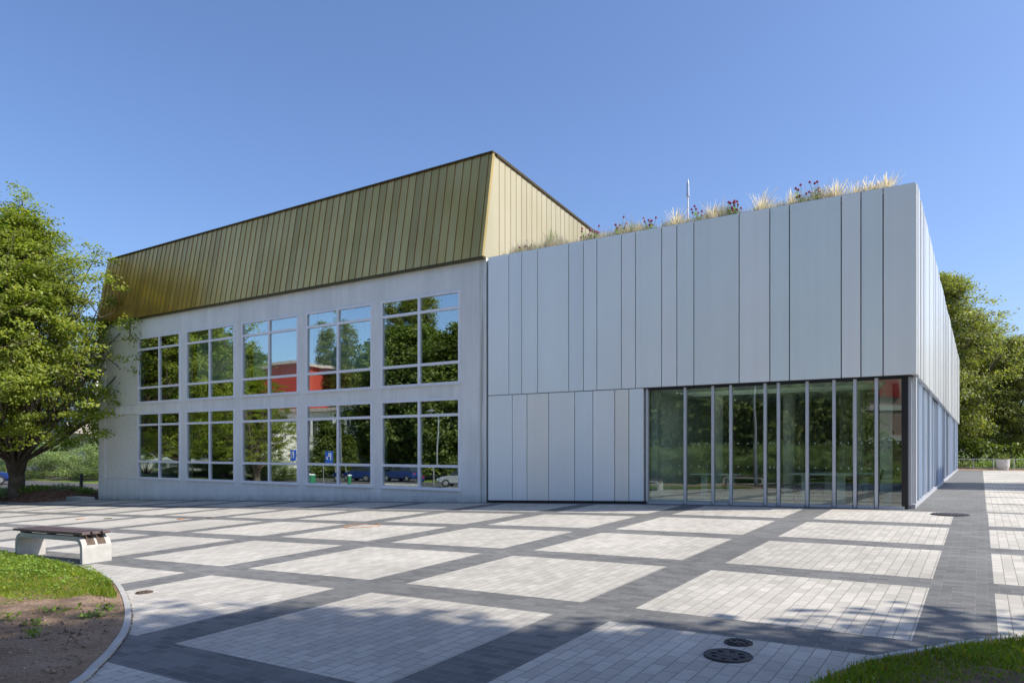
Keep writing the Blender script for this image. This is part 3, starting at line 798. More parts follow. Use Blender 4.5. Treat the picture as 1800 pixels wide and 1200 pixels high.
mb = MB(); mb.hexa([(-11.77,-.0+.03,-1),(-6.5,.03,-1),(-6.5,.128,-1),(-11.77,.128,-1),(-11.77,.03,gz(-11.77,0)+.065),(-6.5,.03,gz(-6.5,0)+.065),(-6.5,.128,gz(-6.5,0)+.065),(-11.77,.128,gz(-11.77,0)+.065)])
mb.build('plinth', MAT['blackjamb'], WB)
# side wall: irregular upright panels, upper ones overhanging the lower profiles
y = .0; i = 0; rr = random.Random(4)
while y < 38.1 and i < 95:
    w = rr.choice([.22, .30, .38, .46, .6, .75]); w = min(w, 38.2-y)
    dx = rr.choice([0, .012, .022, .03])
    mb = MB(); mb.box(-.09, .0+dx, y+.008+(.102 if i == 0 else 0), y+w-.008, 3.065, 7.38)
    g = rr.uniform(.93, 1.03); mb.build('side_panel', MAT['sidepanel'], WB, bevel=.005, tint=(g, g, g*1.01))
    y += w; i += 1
y = .62; i = 0
while y < 38.1 and i < 90:
    w = rr.choice([.26, .36, .42, .52, .6]); w = min(w, 38.2-y)
    dx = rr.choice([-.06, -.03, 0.0, .03]); rw = rr.choice([.05, .07, .10])
    mb = MB(); mb.box(-.19, -.11+dx, y+.004, y+w-rw-.004, .13, 3.03)
    mb.box(-.19, -.11+dx+.055, y+w-rw, y+w-.03, .13, 3.03)
    g = rr.choice([.72, .85, 1.0, 1.25, 1.4]); mb.build('profile_panel', MAT['fin'], WB, tint=(g, g, g))
    y += w; i += 1
mb = MB(); mb.box(-.2, -.045, .60, 38.2, .0, .09); mb.box(-.28, -.04, .42, .598, 0.0, .085); mb.build('side_sill', MAT['alu'], WB)
mb = MB(); mb.box(-.1, -.02, .33, .60, .125, 3.03); mb.box(-.3, -.11, .25, .32, .08, 3.03); mb.build('corner_post', MAT['alu'], WB)
mb = MB(); mb.box(-6.5, -.12, .02, .55, 3.035, 3.06); mb.build('soffit', MAT['dark'], WB)
mb = MB(); mb.box(-.30, -.17, .12, .245, -.02, 3.03); mb.build('corner_jamb', MAT['blackjamb'], WB)
# coping on top of panels
mb = MB(); mb.box(-11.77, -.02, .02, .34, 7.385, 7.40); mb.box(-.30, -.0, .345, 38.2, 7.385, 7.40); mb.build('coping', MAT['alu'], WB)
# glazing
mul = [-6.495,-5.414,-4.665,-4.196,-3.334,-3.012,-2.337,-1.729,-1.272,-.816]
edges = mul+[-.24]
for i, x in enumerate(mul):
    w = .036
    mb = MB(); mb.hexa([(x-w,.075,gz(x,0)+.0),(x+w,.075,gz(x,0)),(x+w,.19,gz(x,0)),(x-w,.19,gz(x,0)),(x-w,.075,3.03),(x+w,.075,3.03),(x+w,.19,3.03),(x-w,.19,3.03)])
    mb.build('mullion', MAT['alu'], WB, bevel=.006)
mb = MB()
for a, b in zip(edges[:-1], edges[1:]):
    a2, b2 = a+.052, b-(.052 if b != -.24 else 0)
    mb.hexa([(a2,.065,gz(a2,0)-.1),(b2,.065,gz(b2,0)-.1),(b2,.18,gz(b2,0)-.1),(a2,.18,gz(a2,0)-.1),(a2,.065,gz(a2,0)+.065),(b2,.065,gz(b2,0)+.065),(b2,.18,gz(b2,0)+.065),(a2,.18,gz(a2,0)+.065)])
mb.build('glazing_sill', MAT['alu'], WB)
mb = MB()
for a, b in zip(edges[:-1], edges[1:]): mb.box(a+.052, b-(.052 if b != -.24 else 0), .085, .17, 2.985, 3.028)
mb.build('glazing_head', MAT['dark'], WB)
for a, b in zip(edges[:-1], edges[1:]):
    a2, b2 = a+.055, b-(.055 if b != -.24 else .002)
    mb = MB(); mb.hexa([(a2,.125,gz(a2,0)+.067),(b2,.125,gz(b2,0)+.067),(b2,.137,gz(b2,0)+.067),(a2,.137,gz(a2,0)+.067),(a2,.125,2.983),(b2,.125,2.983),(b2,.137,2.983),(a2,.137,2.983)])
    pane = mb.build('glass_pane', MAT['glazing'], WB)
    mb = MB(); n = max(2, int((b2-a2)/.20))
    for k in range(n):
        xx = a2+(b2-a2)*(k+.5)/n
        for zz in (1.52, .92): mb.box(xx-.018, xx+.018, .139, .141, zz-.018, zz+.018)
    mb.build('marker_dots', MAT['tabletop'], pane)
# rooms inside
mb = MB(); mb.box(-11.6, -.35, .31, 11.9, -.12, .02); mb.build('interior_floor', MAT['floor'], WB)
mb = MB(); mb.box(-11.6, -.35, 12.0, 12.2, .02, 3.0); mb.box(-6.75, -6.62, .31, 11.99, .03, 3.0); mb.build('interior_wall', MAT['inwall'], WB)
slotted('ceiling', -11.6, -.36, .31, 12.2, 3.0, 3.04, MAT['inwall'])
for (x, y) in [(-5.35,2.7),(-3.5,3.6),(-2.3,5.8),(-1.6,3.3),(-4.1,8.2)]:
    mb = MB(); mb.tube([(x,y,.02),(x,y,2.99)], .17, 20); mb.build('column', MAT['whitepot'], WB, smooth=False)
mb = MB(); mb.box(-.9, -.62, 1.6, 1.9, .02, 2.99); mb.box(-6.55, -6.35, .5, .8, .02, 2.99); mb.build('column', MAT['tabletop'], WB)
# tables and chairs
def table(label, x, y, L, W, rz, grp):
    t = thing('cafe_table', label, 'table', (x, y, .02), rz, grp)
    mb = MB(); mb.box(-L/2, L/2, -W/2, W/2, .70, .74); mb.build('table_top', MAT['tabletop'], t, bevel=.006)
    for sx in (-1, 1):
        mb = MB(); mb.box(sx*L*.28-.10, sx*L*.28+.10, -.05, .05, 0, .699); mb.build('leg', MAT['tabletop'], t)
    return t
tb = table('nearer pale table between the chairs behind the corner glass', -2.15, 1.15, 1.5, .8, .05, 'pale cafe tables')
dup(tb, 'rear pale table just behind the nearer one', (-1.75, 2.15, .02), .1, 1)
dup(tb, 'pale table further left behind the wide pane', (-5.0, 2.0-.4, .02), -.05, .9)
def chair(label, x, y, rz):
    t = thing('cafe_chair', label, 'chair', (x, y, .02), rz, 'black chairs around the pale tables')
    mb = MB(); mb.box(-.2, .2, -.2, .2, .43, .46); mb.build('seat', MAT['chair'], t, bevel=.008)
    mb = MB(); mb.hexa([(-.19,.18,.5),(.19,.18,.5),(.19,.21,.5),(-.19,.21,.5),(-.18,.27,.86),(.18,.27,.86),(.18,.30,.86),(-.18,.30,.86)]); mb.build('backrest', MAT['chair'], t, bevel=.008)
    for sx in (-1, 1):
        for sy in (-1, 1):
            mb = MB(); mb.tube([(sx*.17, sy*.17, .43), (sx*.20, sy*.21+(.04 if sy > 0 else 0), 0)], .014, 6)
            if sy > 0: mb.tube([(sx*.17, .18, .43), (sx*.17, .20, .55)], .012, 6)
            mb.build('leg', MAT['chair'], t)
    return t
ch = chair('black chair facing left at the right end of the nearer table', -1.05, .95, -math.pi/2)
for lab, x, y, r in [('black chair facing right at the left end of the nearer table', -3.0, .85, math.pi/2+.2), ('black chair tucked behind the nearer table', -2.45, 1.75, .1),
                     ('black chair between the two pale tables', -1.7, 1.6, .2), ('black chair at far side of the rear table', -1.8, 2.85, .0)]:
    dup(ch, lab, (x, y, .02), r)
# roof mast
t = thing('lightning_mast', 'thin white mast with pointed tip standing on the planted roof', 'mast', (-7.4, 6, 7.24))
mb = MB(); mb.tube([(0,0,0),(0,0,3.0)], .026, 10); mb.build('pole', MAT['white'], t)
mb = MB(); mb.tube([(0,0,3.0),(0,0,3.05),(0,0,3.45),(0,0,3.62)], [.06,.06,.045,.01], 10); mb.build('tip', MAT['steel'], t)
mb = MB(); mb.box(-.15, .15, -.15, .15, 0, .05); mb.build('base_plate', MAT['steel'], t)

# ---- roof planting
def tuft(label, x, y, z, H, n, seed, spread=.62, mat='straw', name='feather_grass'):
    r_ = np.random.RandomState(seed)
    th = r_.uniform(0, 2*np.pi, n); h = H*r_.uniform(.35, 1.1, n); s = spread*H*r_.rand(n)
    w = r_.uniform(.002, .0045, n); segs = 5
    V = []; F = []; C = []
    br = r_.uniform(.75, 1.3, n)
    for i in range(n):
        b = len(V); dx, dy = math.cos(th[i]), math.sin(th[i]); bx, by = r_.normal(scale=.04, size=2)
        a = th[i]+1.2; wind = .18*H*r_.rand()
        for k in range(segs+1):
            u = k/segs; q = (bx+dx*s[i]*u**1.7+wind*u*u, by+dy*s[i]*u**1.7, h[i]*(u-.12*u*u)); ww = w[i]*(1.0+.9*(u > .55)-.9*u*u*(u > .8))
            V.append((q[0]-math.cos(a)*ww, q[1]-math.sin(a)*ww, q[2])); V.append((q[0]+math.cos(a)*ww, q[1]+math.sin(a)*ww, q[2]))
        for k in range(segs):
            F.append((b+2*k, b+2*k+1, b+2*k+3, b+2*k+2)); u = k/segs
            C.append((br[i]*(.8+.3*u), br[i]*(.85+.25*u), br[i]*(.7+.4*u)))
    o = npmesh(name, np.array(V), np.array(F), MAT[mat], colors=np.array(C)); o.location = (x, y, z)
    return o
G_t = 'pale feather grass tufts on the roof edge'
tf = [(-6.93,.5),(-5.83,.62),(-4.79,.60),(-3.57,.70),(-2.83,.55),(-1.76,.55),(-1.36,.5),(-1.05,.45),(-.85,.38),(-.68,.52)]
words = ['leftmost','second from left','third from left','fourth from left','fifth from left','sixth from left','seventh from left','eighth from left','ninth from left','rightmost','eleventh','twelfth']
for i, (x, h) in enumerate(tf):
    tag(tuft('', x+.1*0, .55, 7.24, h+.14, 150 if h > .5 else 90, 100+i), 'tall pale feathery grass tuft on the roof edge, %s of the tall ones' % words[i], 'grass tuft', G_t)
def coneflower(label, x, y, z, H, seed, n=9):
    r_ = random.Random(seed); t = thing('coneflower_plant', label, 'flower', (x, y, z), 0, 'purple coneflowers on the roof edge')
    sm = MB(); LP = []
    for i in range(n):
        a = r_.uniform(0, 6.28); s = r_.uniform(.05, .24); h = H*r_.uniform(.55, 1); e = (s*math.cos(a), s*math.sin(a), h)
        sm.tube([(0,0,0), (e[0]*.5, e[1]*.5, h*.55), e], [.007,.006,.005], 4)
        for k in range(14): u = r_.uniform(.1, .8); LP.append((e[0]*u+r_.uniform(-.05,.05), e[1]*u+r_.uniform(-.05,.05), h*u))
        hm = MB(); hm.lathe(e[0], e[1], [(.004,h-.03),(.034,h-.022),(.030,h+.002),(.020,h+.02),(.006,h+.03)], 8); hm.build('flower_head', MAT['petal'], t)
    sm.build('stems', MAT['weed'], t)
    leaves_at('leaves', np.array(LP), .07, MAT['weed'], .3, (.8, 1.4), t)
    return t
for i, (x, h, w) in enumerate([(-10.72,.36,'leftmost, against the brass wall'),(-8.6,.5,'right of the green spike, below the brass roof corner'),(-8.35,.55,'beside the brass roof corner'),(-7.52,.62,'tall, first one seen against the sky'),(-6.52,.50,'between the first two tall tufts'),(-5.2,.58,'at the foot of the mast'),(-4.35,.55,'between the third and fourth tall tufts'),(-4.15,.5,'close right neighbour of that clump'),(-2.50,.62,'the largest near the corner'),(-2.18,.58,'rightmost')]):
    coneflower('purple coneflowers on roof edge, ' + w, x, .5, 7.24, h+.16, 200+i)
# low mixed growth along the edge: nobody could count it
pp = np.stack([rs.uniform(-11.6, -.8, 26000), rs.uniform(.36, 1.0, 26000)], 1)
dens = np.clip(1.15-(pp[:, 0]+11.6)/14, .45, 1); pp = pp[rs.rand(len(pp)) < dens]
n = len(pp); h = rs.uniform(.26, .60, n)*np.where(rs.rand(n) < .05, 1.45, 1)*(.8+.25*np.sin(pp[:, 0]*3.7)*np.sin(pp[:, 0]*1.3+1)); th = rs.uniform(0, 6.28, n); ln = h*rs.uniform(.05, .5, n); ww = rs.uniform(.003, .006, n)
B = np.stack([pp[:, 0], pp[:, 1], np.full(n, 7.24)], 1); A = np.stack([ww, ww*.3, ww*0], 1)
Mi = B+np.stack([np.cos(th)*ln*.4, np.sin(th)*ln*.4, h*.6], 1); T = B+np.stack([np.cos(th)*ln, np.sin(th)*ln, h], 1)
V = np.stack([B-A, B+A, Mi+A, Mi-A, T+A*.3, T-A*.3], 1).reshape(-1, 3); i = np.arange(n)*6
F = np.concatenate([np.stack([i,i+1,i+2,i+3],1), np.stack([i+3,i+2,i+4,i+5],1)])
b = rs.uniform(.65, 1.3, n); g = rs.rand(n) < .2
c = np.stack([b*np.where(g, .35, 1), b*np.where(g, .6, 1), b*np.where(g, .3, 1)], 1)
stuff(npmesh('roof_grass', V, F, MAT['straw'], colors=np.concatenate([c, c])))
tag(tuft('', -9.95, .7, 7.24, 1.0, 60, 300, .10, 'weed', 'green_spike_plant'), 'upright bright green spike plant on the roof in front of the brass wall', 'plant')

# ------------------------------------------------------------------ hall with windows and the brass roof volume
HB = thing('windowed_hall', 'grey plastered two-storey hall with five window bays below a leaning brass roof storey', 'building')
bays = [(-31.54,-28.21,-29.81),(-27.77,-24.41,-26.10),(-23.97,-20.57,-22.28),(-20.14,-16.74,-18.45),(-16.32,-12.87,-14.60)]
rows = [(3.50, 6.52, 4.20, 5.96), (.04, 3.05, .82, 2.50)]
def wall_holes(x0, x1, z0f, z1, holes, y0, y1):
    xs = sorted({x0, x1} | {h[0] for h in holes} | {h[1] for h in holes}); zs = sorted({-1.6, z1} | {h[2] for h in holes} | {h[3] for h in holes})
    mb = MB(); nx, nz = len(xs)-1, len(zs)-1
    solid = lambda i, j: 0 <= i < nx and 0 <= j < nz and not any(h[0] <= xs[i] and xs[i+1] <= h[1] and h[2] <= zs[j] and zs[j+1] <= h[3] for h in holes)
    for i in range(nx):
        for j in range(nz):
            if not solid(i, j): continue
            a, b, c, d = xs[i], xs[i+1], zs[j], zs[j+1]
            mb.quad((a,y0,c),(b,y0,c),(b,y0,d),(a,y0,d)); mb.quad((b,y1,c),(a,y1,c),(a,y1,d),(b,y1,d))
            if not solid(i-1, j): mb.quad((a,y1,c),(a,y0,c),(a,y0,d),(a,y1,d))
            if not solid(i+1, j): mb.quad((b,y0,c),(b,y1,c),(b,y1,d),(b,y0,d))
            if not solid(i, j-1): mb.quad((a,y1,c),(b,y1,c),(b,y0,c),(a,y0,c))
            if not solid(i, j+1): mb.quad((a,y0,d),(b,y0,d),(b,y1,d),(a,y1,d))
    return mb
holes = [(a, b, r[0], r[1]) for a, b, _ in bays for r in rows] + [(-34.44,-31.60,3.42,6.55), (-34.44,-31.60,-.02,3.02)]
wall_holes(-35.02, -11.86, None, 7.40, holes, 0.03, .33).build('wall', MAT['concrete'], HB)
mb = MB(); mb.box(-34.42, -31.62, .075, .30, 3.43, 6.54); mb.box(-34.42, -31.62, .075, .30, -.01, 3.01); mb.build('wall_panel', MAT['stipple'], HB)
# shallow piers and lower apron boards
for a in (-28.0, -24.2, -20.36, -16.53): mb = MB(); mb.box(a-.20, a+.20, .012, .029, -1.4, -.10); mb.build('pier', MAT['concrete'], HB)
mb = MB(); mb.box(-11.855, -11.79, .10, .3, -1, 7.34); mb.build('shadow_gap', MAT['dark'], HB)
mb = MB(); mb.box(-35.02, -34.8, .34, 22, -1.6, 7.35); mb.box(-34.79, -11.8, 21.8, 22, -1.6, 7.35); mb.box(-12.0, -11.80, .34, 21.79, -1.2, 7.35); mb.build('outer_wall', MAT['concrete'], HB)
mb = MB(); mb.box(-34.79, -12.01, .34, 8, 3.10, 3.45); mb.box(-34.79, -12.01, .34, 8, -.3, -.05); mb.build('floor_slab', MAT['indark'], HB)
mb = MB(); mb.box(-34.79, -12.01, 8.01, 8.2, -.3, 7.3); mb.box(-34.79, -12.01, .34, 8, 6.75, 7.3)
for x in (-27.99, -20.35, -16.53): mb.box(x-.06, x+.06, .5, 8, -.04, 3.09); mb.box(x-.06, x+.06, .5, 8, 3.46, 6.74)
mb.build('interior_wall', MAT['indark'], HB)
for bi, (a, b, m_) in enumerate(bays):
    for ri, (z0, z1, t0, t1) in enumerate(rows):
        mb = MB(); y0, y1 = -.005, .10; fw = .075; mw = .05
        mb.box(a, a+fw, y0, y1, z0, z1); mb.box(b-fw, b, y0, y1, z0, z1)
        mb.box(a+fw, b-fw, y0, y1, z1-fw, z1); mb.box(a+fw, b-fw, y0, y1, z0, z0+fw)
        mb.box(m_-mw, m_+mw, y0+.004, y1-.004, z0+fw, z1-fw)
        for tz in (t0, t1):
            mb.box(a+fw, m_-mw, y0+.008, y1-.008, tz-.045, tz+.045); mb.box(m_+mw, b-fw, y0+.008, y1-.008, tz-.045, tz+.045)
        mb.box(a-.03, b+.03, -.035, -.006, z0-.02, z0+.015)
        fr = mb.build('window', MAT['winframe'], HB)
        mb = MB(); tl = random.uniform(-.0015, .0015)
        for xa, xb in ((a+fw, m_-mw), (m_+mw, b-fw)):
            for za, zb in ((z0+fw, t0-.045), (t0+.045, t1-.045), (t1+.045, z1-fw)):
                e1, e2 = random.uniform(-.004, .004), random.uniform(-.004, .004)
                mb.hexa([(xa,.05+e1,za),(xb,.05-e1,za),(xb,.062-e1,za),(xa,.062+e1,za),(xa,.05+e1+e2,zb),(xb,.05-e1+e2,zb),(xb,.062-e1+e2,zb),(xa,.062+e1+e2,zb)])
        mb.build('pane', MAT['glass'], fr)
# curtains hanging behind the upper windows
def curtain(label, x0, x1, z0, z1):
    n = int((x1-x0)/.035); V = []; F = []
    for i in range(n+1):
        x = x0+(x1-x0)*i/n; y = .48+.05*math.sin(x*21+.8*math.sin(x*3.1))+.02*math.sin(x*47)
        V += [(x, y, z0), (x, y-.01, z1), (x, y+.012, z1), (x, y+.022, z0)]
    for i in range(n):
        a = i*4; F += [(a, a+4, a+5, a+1), (a+3, a+2, a+6, a+7), (a+1, a+5, a+6, a+2)]
    return tag(npmesh('curtain', np.array(V), np.array(F), MAT['curtain'], smooth=True), label, 'curtain', 'pale curtains in the upper windows')
curtain('pale pleated curtain behind the second upper window from the left', -27.6, -24.5, 4.2, 6.5)
curtain('pale pleated curtain behind the middle upper window', -23.8, -20.7, 4.2, 6.5)
curtain('pale pleated curtain behind the fourth upper window from the left', -20.0, -16.85, 4.2, 6.5)
# brass storey
def brass_front():
    mb = MB(); x = -35.05; n = 0; r_ = random.Random(12)
    zt = lambda x: 10.89-(-11.98-x)*.0072
    while x < -11.97:
        w = .338; x2 = min(x+w, -11.92); g = r_.choice([.78, .85, .92, .98, 1.0, 1.05]); gr = r_.uniform(.985, 1.02)
        col = (g, g*gr, g*r_.uniform(.95, 1.08)); lap = .015
        b0, b1 = -.10, -.10-lap; t0, t1 = .50, .50-lap
        tw = r_.uniform(-.004, .004)
        mb.hexa([(x,b0,7.44),(x2,b1+tw,7.44),(x2,b0+.1,7.44),(x,b0+.1,7.44),(x,t0,zt(x)),(x2,t1+tw,zt(x2)),(x2,t0+.1,zt(x2)),(x,t0+.1,zt(x))], col)
        x += w
    return mb
brass_front().build('brass_front', MAT['brass'], HB)
mb = MB(); x = -35.05+.338
while x < -11.95:
    zt_ = 10.89-(-11.98-x)*.0072
    mb.hexa([(x-.004,-.1225,7.44),(x+.004,-.1225,7.44),(x+.004,-.08,7.44),(x-.004,-.08,7.44),(x-.004,.4775,zt_),(x+.004,.4775,zt_),(x+.004,.52,zt_),(x-.004,.52,zt_)]); x += .338
mb.build('standing_seams', MAT['brassseam'], HB)
mb = MB(); y = .56+.34
while y < 28:
    mb.box(-11.958+.004, -11.942, y-.008, y+.008, 7.40, 10.88-.10*max(0, y-.5)); y += .34
mb.build('side_seams', MAT['brassseam'], HB)
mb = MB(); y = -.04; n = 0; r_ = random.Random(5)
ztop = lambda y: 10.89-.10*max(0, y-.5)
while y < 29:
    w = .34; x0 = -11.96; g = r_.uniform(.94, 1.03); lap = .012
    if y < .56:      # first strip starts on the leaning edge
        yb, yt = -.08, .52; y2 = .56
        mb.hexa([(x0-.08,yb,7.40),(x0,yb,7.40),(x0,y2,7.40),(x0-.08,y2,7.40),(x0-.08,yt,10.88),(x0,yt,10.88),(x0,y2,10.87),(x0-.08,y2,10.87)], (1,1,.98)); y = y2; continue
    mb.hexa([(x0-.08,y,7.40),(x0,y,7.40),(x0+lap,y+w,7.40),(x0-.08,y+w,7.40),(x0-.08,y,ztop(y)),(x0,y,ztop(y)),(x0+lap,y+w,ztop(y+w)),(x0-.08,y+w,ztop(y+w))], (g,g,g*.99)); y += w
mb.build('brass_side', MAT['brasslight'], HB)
mb = MB()
mb.hexa([(-35.1,-.14,7.365),(-11.86,-.14,7.365),(-11.86,.02,7.365),(-35.1,.02,7.365),(-35.1,-.14,7.435),(-11.86,-.14,7.435),(-11.86,.02,7.435),(-35.1,.02,7.435)])
mb.build('lower_trim', MAT['brassdark'], HB)
zl = 10.89-(-11.98+35.05)*.0072
mb = MB(); mb.hexa([(-35.1,.44,zl),(-11.90,.44,10.895),(-11.90,.70,10.90),(-35.1,.70,zl+.005),(-35.1,.44,zl+.045),(-11.90,.44,10.94),(-11.90,.70,10.94),(-35.1,.70,zl+.045)])
mb.hexa([(-12.2,.705,10.86),(-11.90,.705,10.86),(-11.90,29,ztop(29)),(-12.2,29,ztop(29)),(-12.2,.705,10.945),(-11.90,.705,10.945),(-11.90,29,ztop(29)+.07),(-12.2,29,ztop(29)+.07)])
mb.build('roof_edge', MAT['brassdark'], HB)
mb = MB(); mb.hexa([(-35.0,.7,10.0),(-12.05,.7,10.2),(-12.05,29,7.7),(-35,29,7.6),(-35,.7,zl-.03),(-12.05,.7,10.84),(-12.05,29,8.0),(-35,29,7.9)]); mb.build('roof', MAT['brassdark'], HB)
mb = MB(); mb.box(-35.05, -34.97, .6, 22, 7.4, 8.6); mb.build('brass_end', MAT['brass'], HB)
mb = MB(); mb.tube([(-32.15,-.01,7.36),(-32.15,-.01,6.65)], .02, 8); mb.build('downpipe_stub', MAT['iron'], HB)

tag((lambda m: (m.box(-36.0,-34.6,-1.0,-.35,gz(-35,-.7)-.1,gz(-35,-.7)+.16), m.build('concrete_step', MAT['kerb'], bevel=.015))[1])(MB()), 'short pale concrete step at the left foot of the hall wall', 'step')

# ------------------------------------------------------------------ bench
BX, BY = -12.15, -12.38
bn = thing('park_bench', 'backless bench with dark brown slats on a curved pale concrete frame', 'bench', (BX, BY, gz(BX, BY)+.0))
def arch():
    L, H, T, r = 1.17, .44, .075, .20
    def line(off):
        pts = [(-L+off, -.06)]
        for k in range(9):
            a = math.pi-k*math.pi/2/8; pts.append((-L+off+max(.03, r-off)+max(.03, r-off)*math.cos(a), H-off-max(.03, r-off)+max(.03, r-off)*math.sin(a)))
        for k in range(9):
            a = math.pi/2-k*math.pi/2/8; pts.append((L-off-max(.03, r-off)+max(.03, r-off)*math.cos(a), H-off-max(.03, r-off)+max(.03, r-off)*math.sin(a)))
        pts.append((L-off, -.06)); return pts
    o, i = line(0), line(T); mb = MB(); W = .235; n = len(o)
    # follows the fall of the ground
    for k in range(n-1):
        a, b, c, d = o[k], o[k+1], i[k+1], i[k]
        mb.quad((a[0],-W,a[1]),(a[0],W,a[1]),(b[0],W,b[1]),(b[0],-W,b[1])); mb.quad((d[0],W,d[1]),(d[0],-W,d[1]),(c[0],-W,c[1]),(c[0],W,c[1]))
        mb.quad((a[0],-W,a[1]),(b[0],-W,b[1]),(c[0],-W,c[1]),(d[0],-W,d[1])); mb.quad((b[0],W,b[1]),(a[0],W,a[1]),(d[0],W,d[1]),(c[0],W,c[1]))
    for k in (0, n-1):
        mb.quad((o[k][0],-W,o[k][1]),(o[k][0],W,o[k][1]),(i[k][0],W,i[k][1]),(i[k][0],-W,i[k][1]))
    return mb
arch().build('concrete_frame', MAT['benchconc'], bn)
for s in (-1, 1):
    mb = MB()
    for yy in (-.155, 0, .155): mb.box(s*.93-.11, s*.93+.11, yy-.05, yy+.05, .441, .468)
    mb.build('spacer', MAT['rust'], bn)
mb = MB()
for yy in (-.155, 0, .155): mb.box(-.06, .06, yy-.05, yy+.05, .441, .468)
mb.build('spacer', MAT['rust'], bn)
for yy in (-.165, 0, .165):
    mb = MB(); mb.box(-1.26, 1.16, yy-.066, yy+.066, .469, .512); mb.build('slat', MAT['wood'], bn, bevel=.006)
# grooves at the rounded corner of the frame
mb = MB()
cxx, czz, r_o = 1.17-.20, .44-.20, .20
for yy in (-.085, .085):
    for k in range(6):
        a0 = math.radians(84-k*11); a1 = math.radians(84-(k+1)*11)
        q = [(cxx+r*math.cos(a), yy+sy*.066, czz+r*math.sin(a)) for r in (r_o-.006, r_o+.003) for a, sy in ((a0, -1), (a1, -1), (a1, 1), (a0, 1))]
        mb.hexa(q)
mb.build('inset', MAT['rust'], bn)
bn.rotation_euler = (0, -.028, 0)
b2 = copy_tree(bn); b2['label'] = 'identical bench by the opposite lawn, seen mirrored in the glazed corner'; b2.location = (-10.6, -24.4, gz(-10.6, -24.4)); b2['group'] = 'concrete frame benches'; bn['group'] = 'concrete frame benches'

# ------------------------------------------------------------------ covers in the paving
def cover(label, px, py, r, mat, ring=False, grate=False, name='manhole_cover'):
    x, y = g2w(px, py); z = gz(x, y)
    mb = MB(); n = 28
    if ring:
        for k in range(n):
            a0, a1 = 2*math.pi*k/n, 2*math.pi*(k+.96)/n
            q = [(x+rr_*math.cos(a), y+rr_*math.sin(a), gz(x+rr_*math.cos(a), y+rr_*math.sin(a))+zz) for zz in (-.01, .012) for rr_, a in ((r*.93, a0), (r, a0), (r, a1), (r*.93, a1))]
            mb.hexa(q)
    else:
        mb.lathe(x, y, [(r, z-.02), (r, z+.010), (r*.93, z+.013), (r*.90, z+.008), (r*.3, z+.009), (r*.25, z+.014)], n)
        if not grate:
            for k in range(8):
                a = k*math.pi/4; mb.box(x+r*.6*math.cos(a)-.018, x+r*.6*math.cos(a)+.018, y+r*.6*math.sin(a)-.018, y+r*.6*math.sin(a)+.018, z+.0085, z+.017)
    if grate:
        for k in range(-5, 6):
            xx = x+k*r*.17; hh = math.sqrt(max(0, r*r*.8-(xx-x)**2)); mb.box(xx-.012, xx+.012, y-hh, y+hh, z+.0095, z+.024)
    return tag(mb.build(name, mat), label, 'manhole')
cover('small rusty round cover in the pale paving right of the grass bed', 254, 1041, .10, MAT['rust'])
cover('large orange rusted ring set in the pale paving mid plaza', 636, 924, .42, MAT['orange'], ring=True)
cover('larger dark round cover in the shade at bottom right', 1280, 1152, .185, MAT['iron'])
cover('smaller dark round cover just behind the larger shaded one', 1298, 1129, .115, MAT['iron'])
cover('dark drain grate at the corner where the side path starts', 1670, 904, .36, MAT['iron'], grate=True, name='drain_grate')
cover('tiny rusty cap far left on the plaza', 141, 912, .13, MAT['orange'])
cover('tiny dark cap right of the far left rusty one', 190, 911, .12, MAT['rust'])
cover('tiny reddish cap in the middle left of the plaza', 318, 912, .11, MAT['orange'])
cover('tiny dark cap furthest right of the small distant caps', 369, 910, .09, MAT['rust'])

# ------------------------------------------------------------------ street furniture and far things
t = thing('bollard', 'slim dark post standing on the mulch bed edge left of the building', 'post', (-44.3, 3.8, gz(-44.3, 3.8)))
mb = MB(); mb.box(-.075, .075, -.075, .075, 0, 1.02); mb.build('post', MAT['black'], t, bevel=.02)
mb = MB(); mb.box(-.085, .085, -.085, .085, 1.021, 1.05); mb.build('cap', MAT['iron'], t)
t = thing('bollard', 'dark post touching the left end of the hall wall', 'post', (-36.6, 2.2, gz(-36.6, 2.2)))
mb = MB(); mb.box(-.07, .07, -.1, .1, 0, 1.15); mb.build('post', MAT['black'], t, bevel=.01)
mb = MB(); mb.box(-.08, .08, -.11, .11, 1.151, 1.18); mb.build('cap', MAT['iron'], t)

t = thing('railing_fence', 'low grey wire railing beyond the far end of the side path', 'fence', (0, 40.5, gz(0, 40)))
for i in range(6):
    x = -1.5+i*1.15
    mb = MB(); mb.tube([(x,0,0),(x,0,.75)], .03, 6); mb.build('post', MAT['steel'], t)
mb = MB(); mb.tube([(-1.5,0,.72),(4.3,0,.72)], .025, 6); mb.tube([(-1.5,0,.12),(4.3,0,.12)], .02, 6)
for k in range(40): mb.tube([(-1.5+k*.145,0,.12),(-1.5+k*.145,0,.72)], .006, 4)
mb.build('wire_panel', MAT['steel'], t)
t = thing('planter', 'white round planter with dark red plants at the far end of the path', 'planter', (2.45, 39.4, gz(2.4, 39)))
mb = MB(); mb.lathe(0, 0, [(.30,0),(.38,.25),(.40,.55),(.42,.72),(.36,.72),(.34,.62)], 24); mb.build('pot', MAT['whitepot'], t, smooth=False)
P = rs.normal(size=(420, 3))*np.array([.24, .24, .13])+np.array([0, 0, .82]); leaves_at('plants', P, .09, MAT['leafdark'], .3, (.6, 1.2), t)

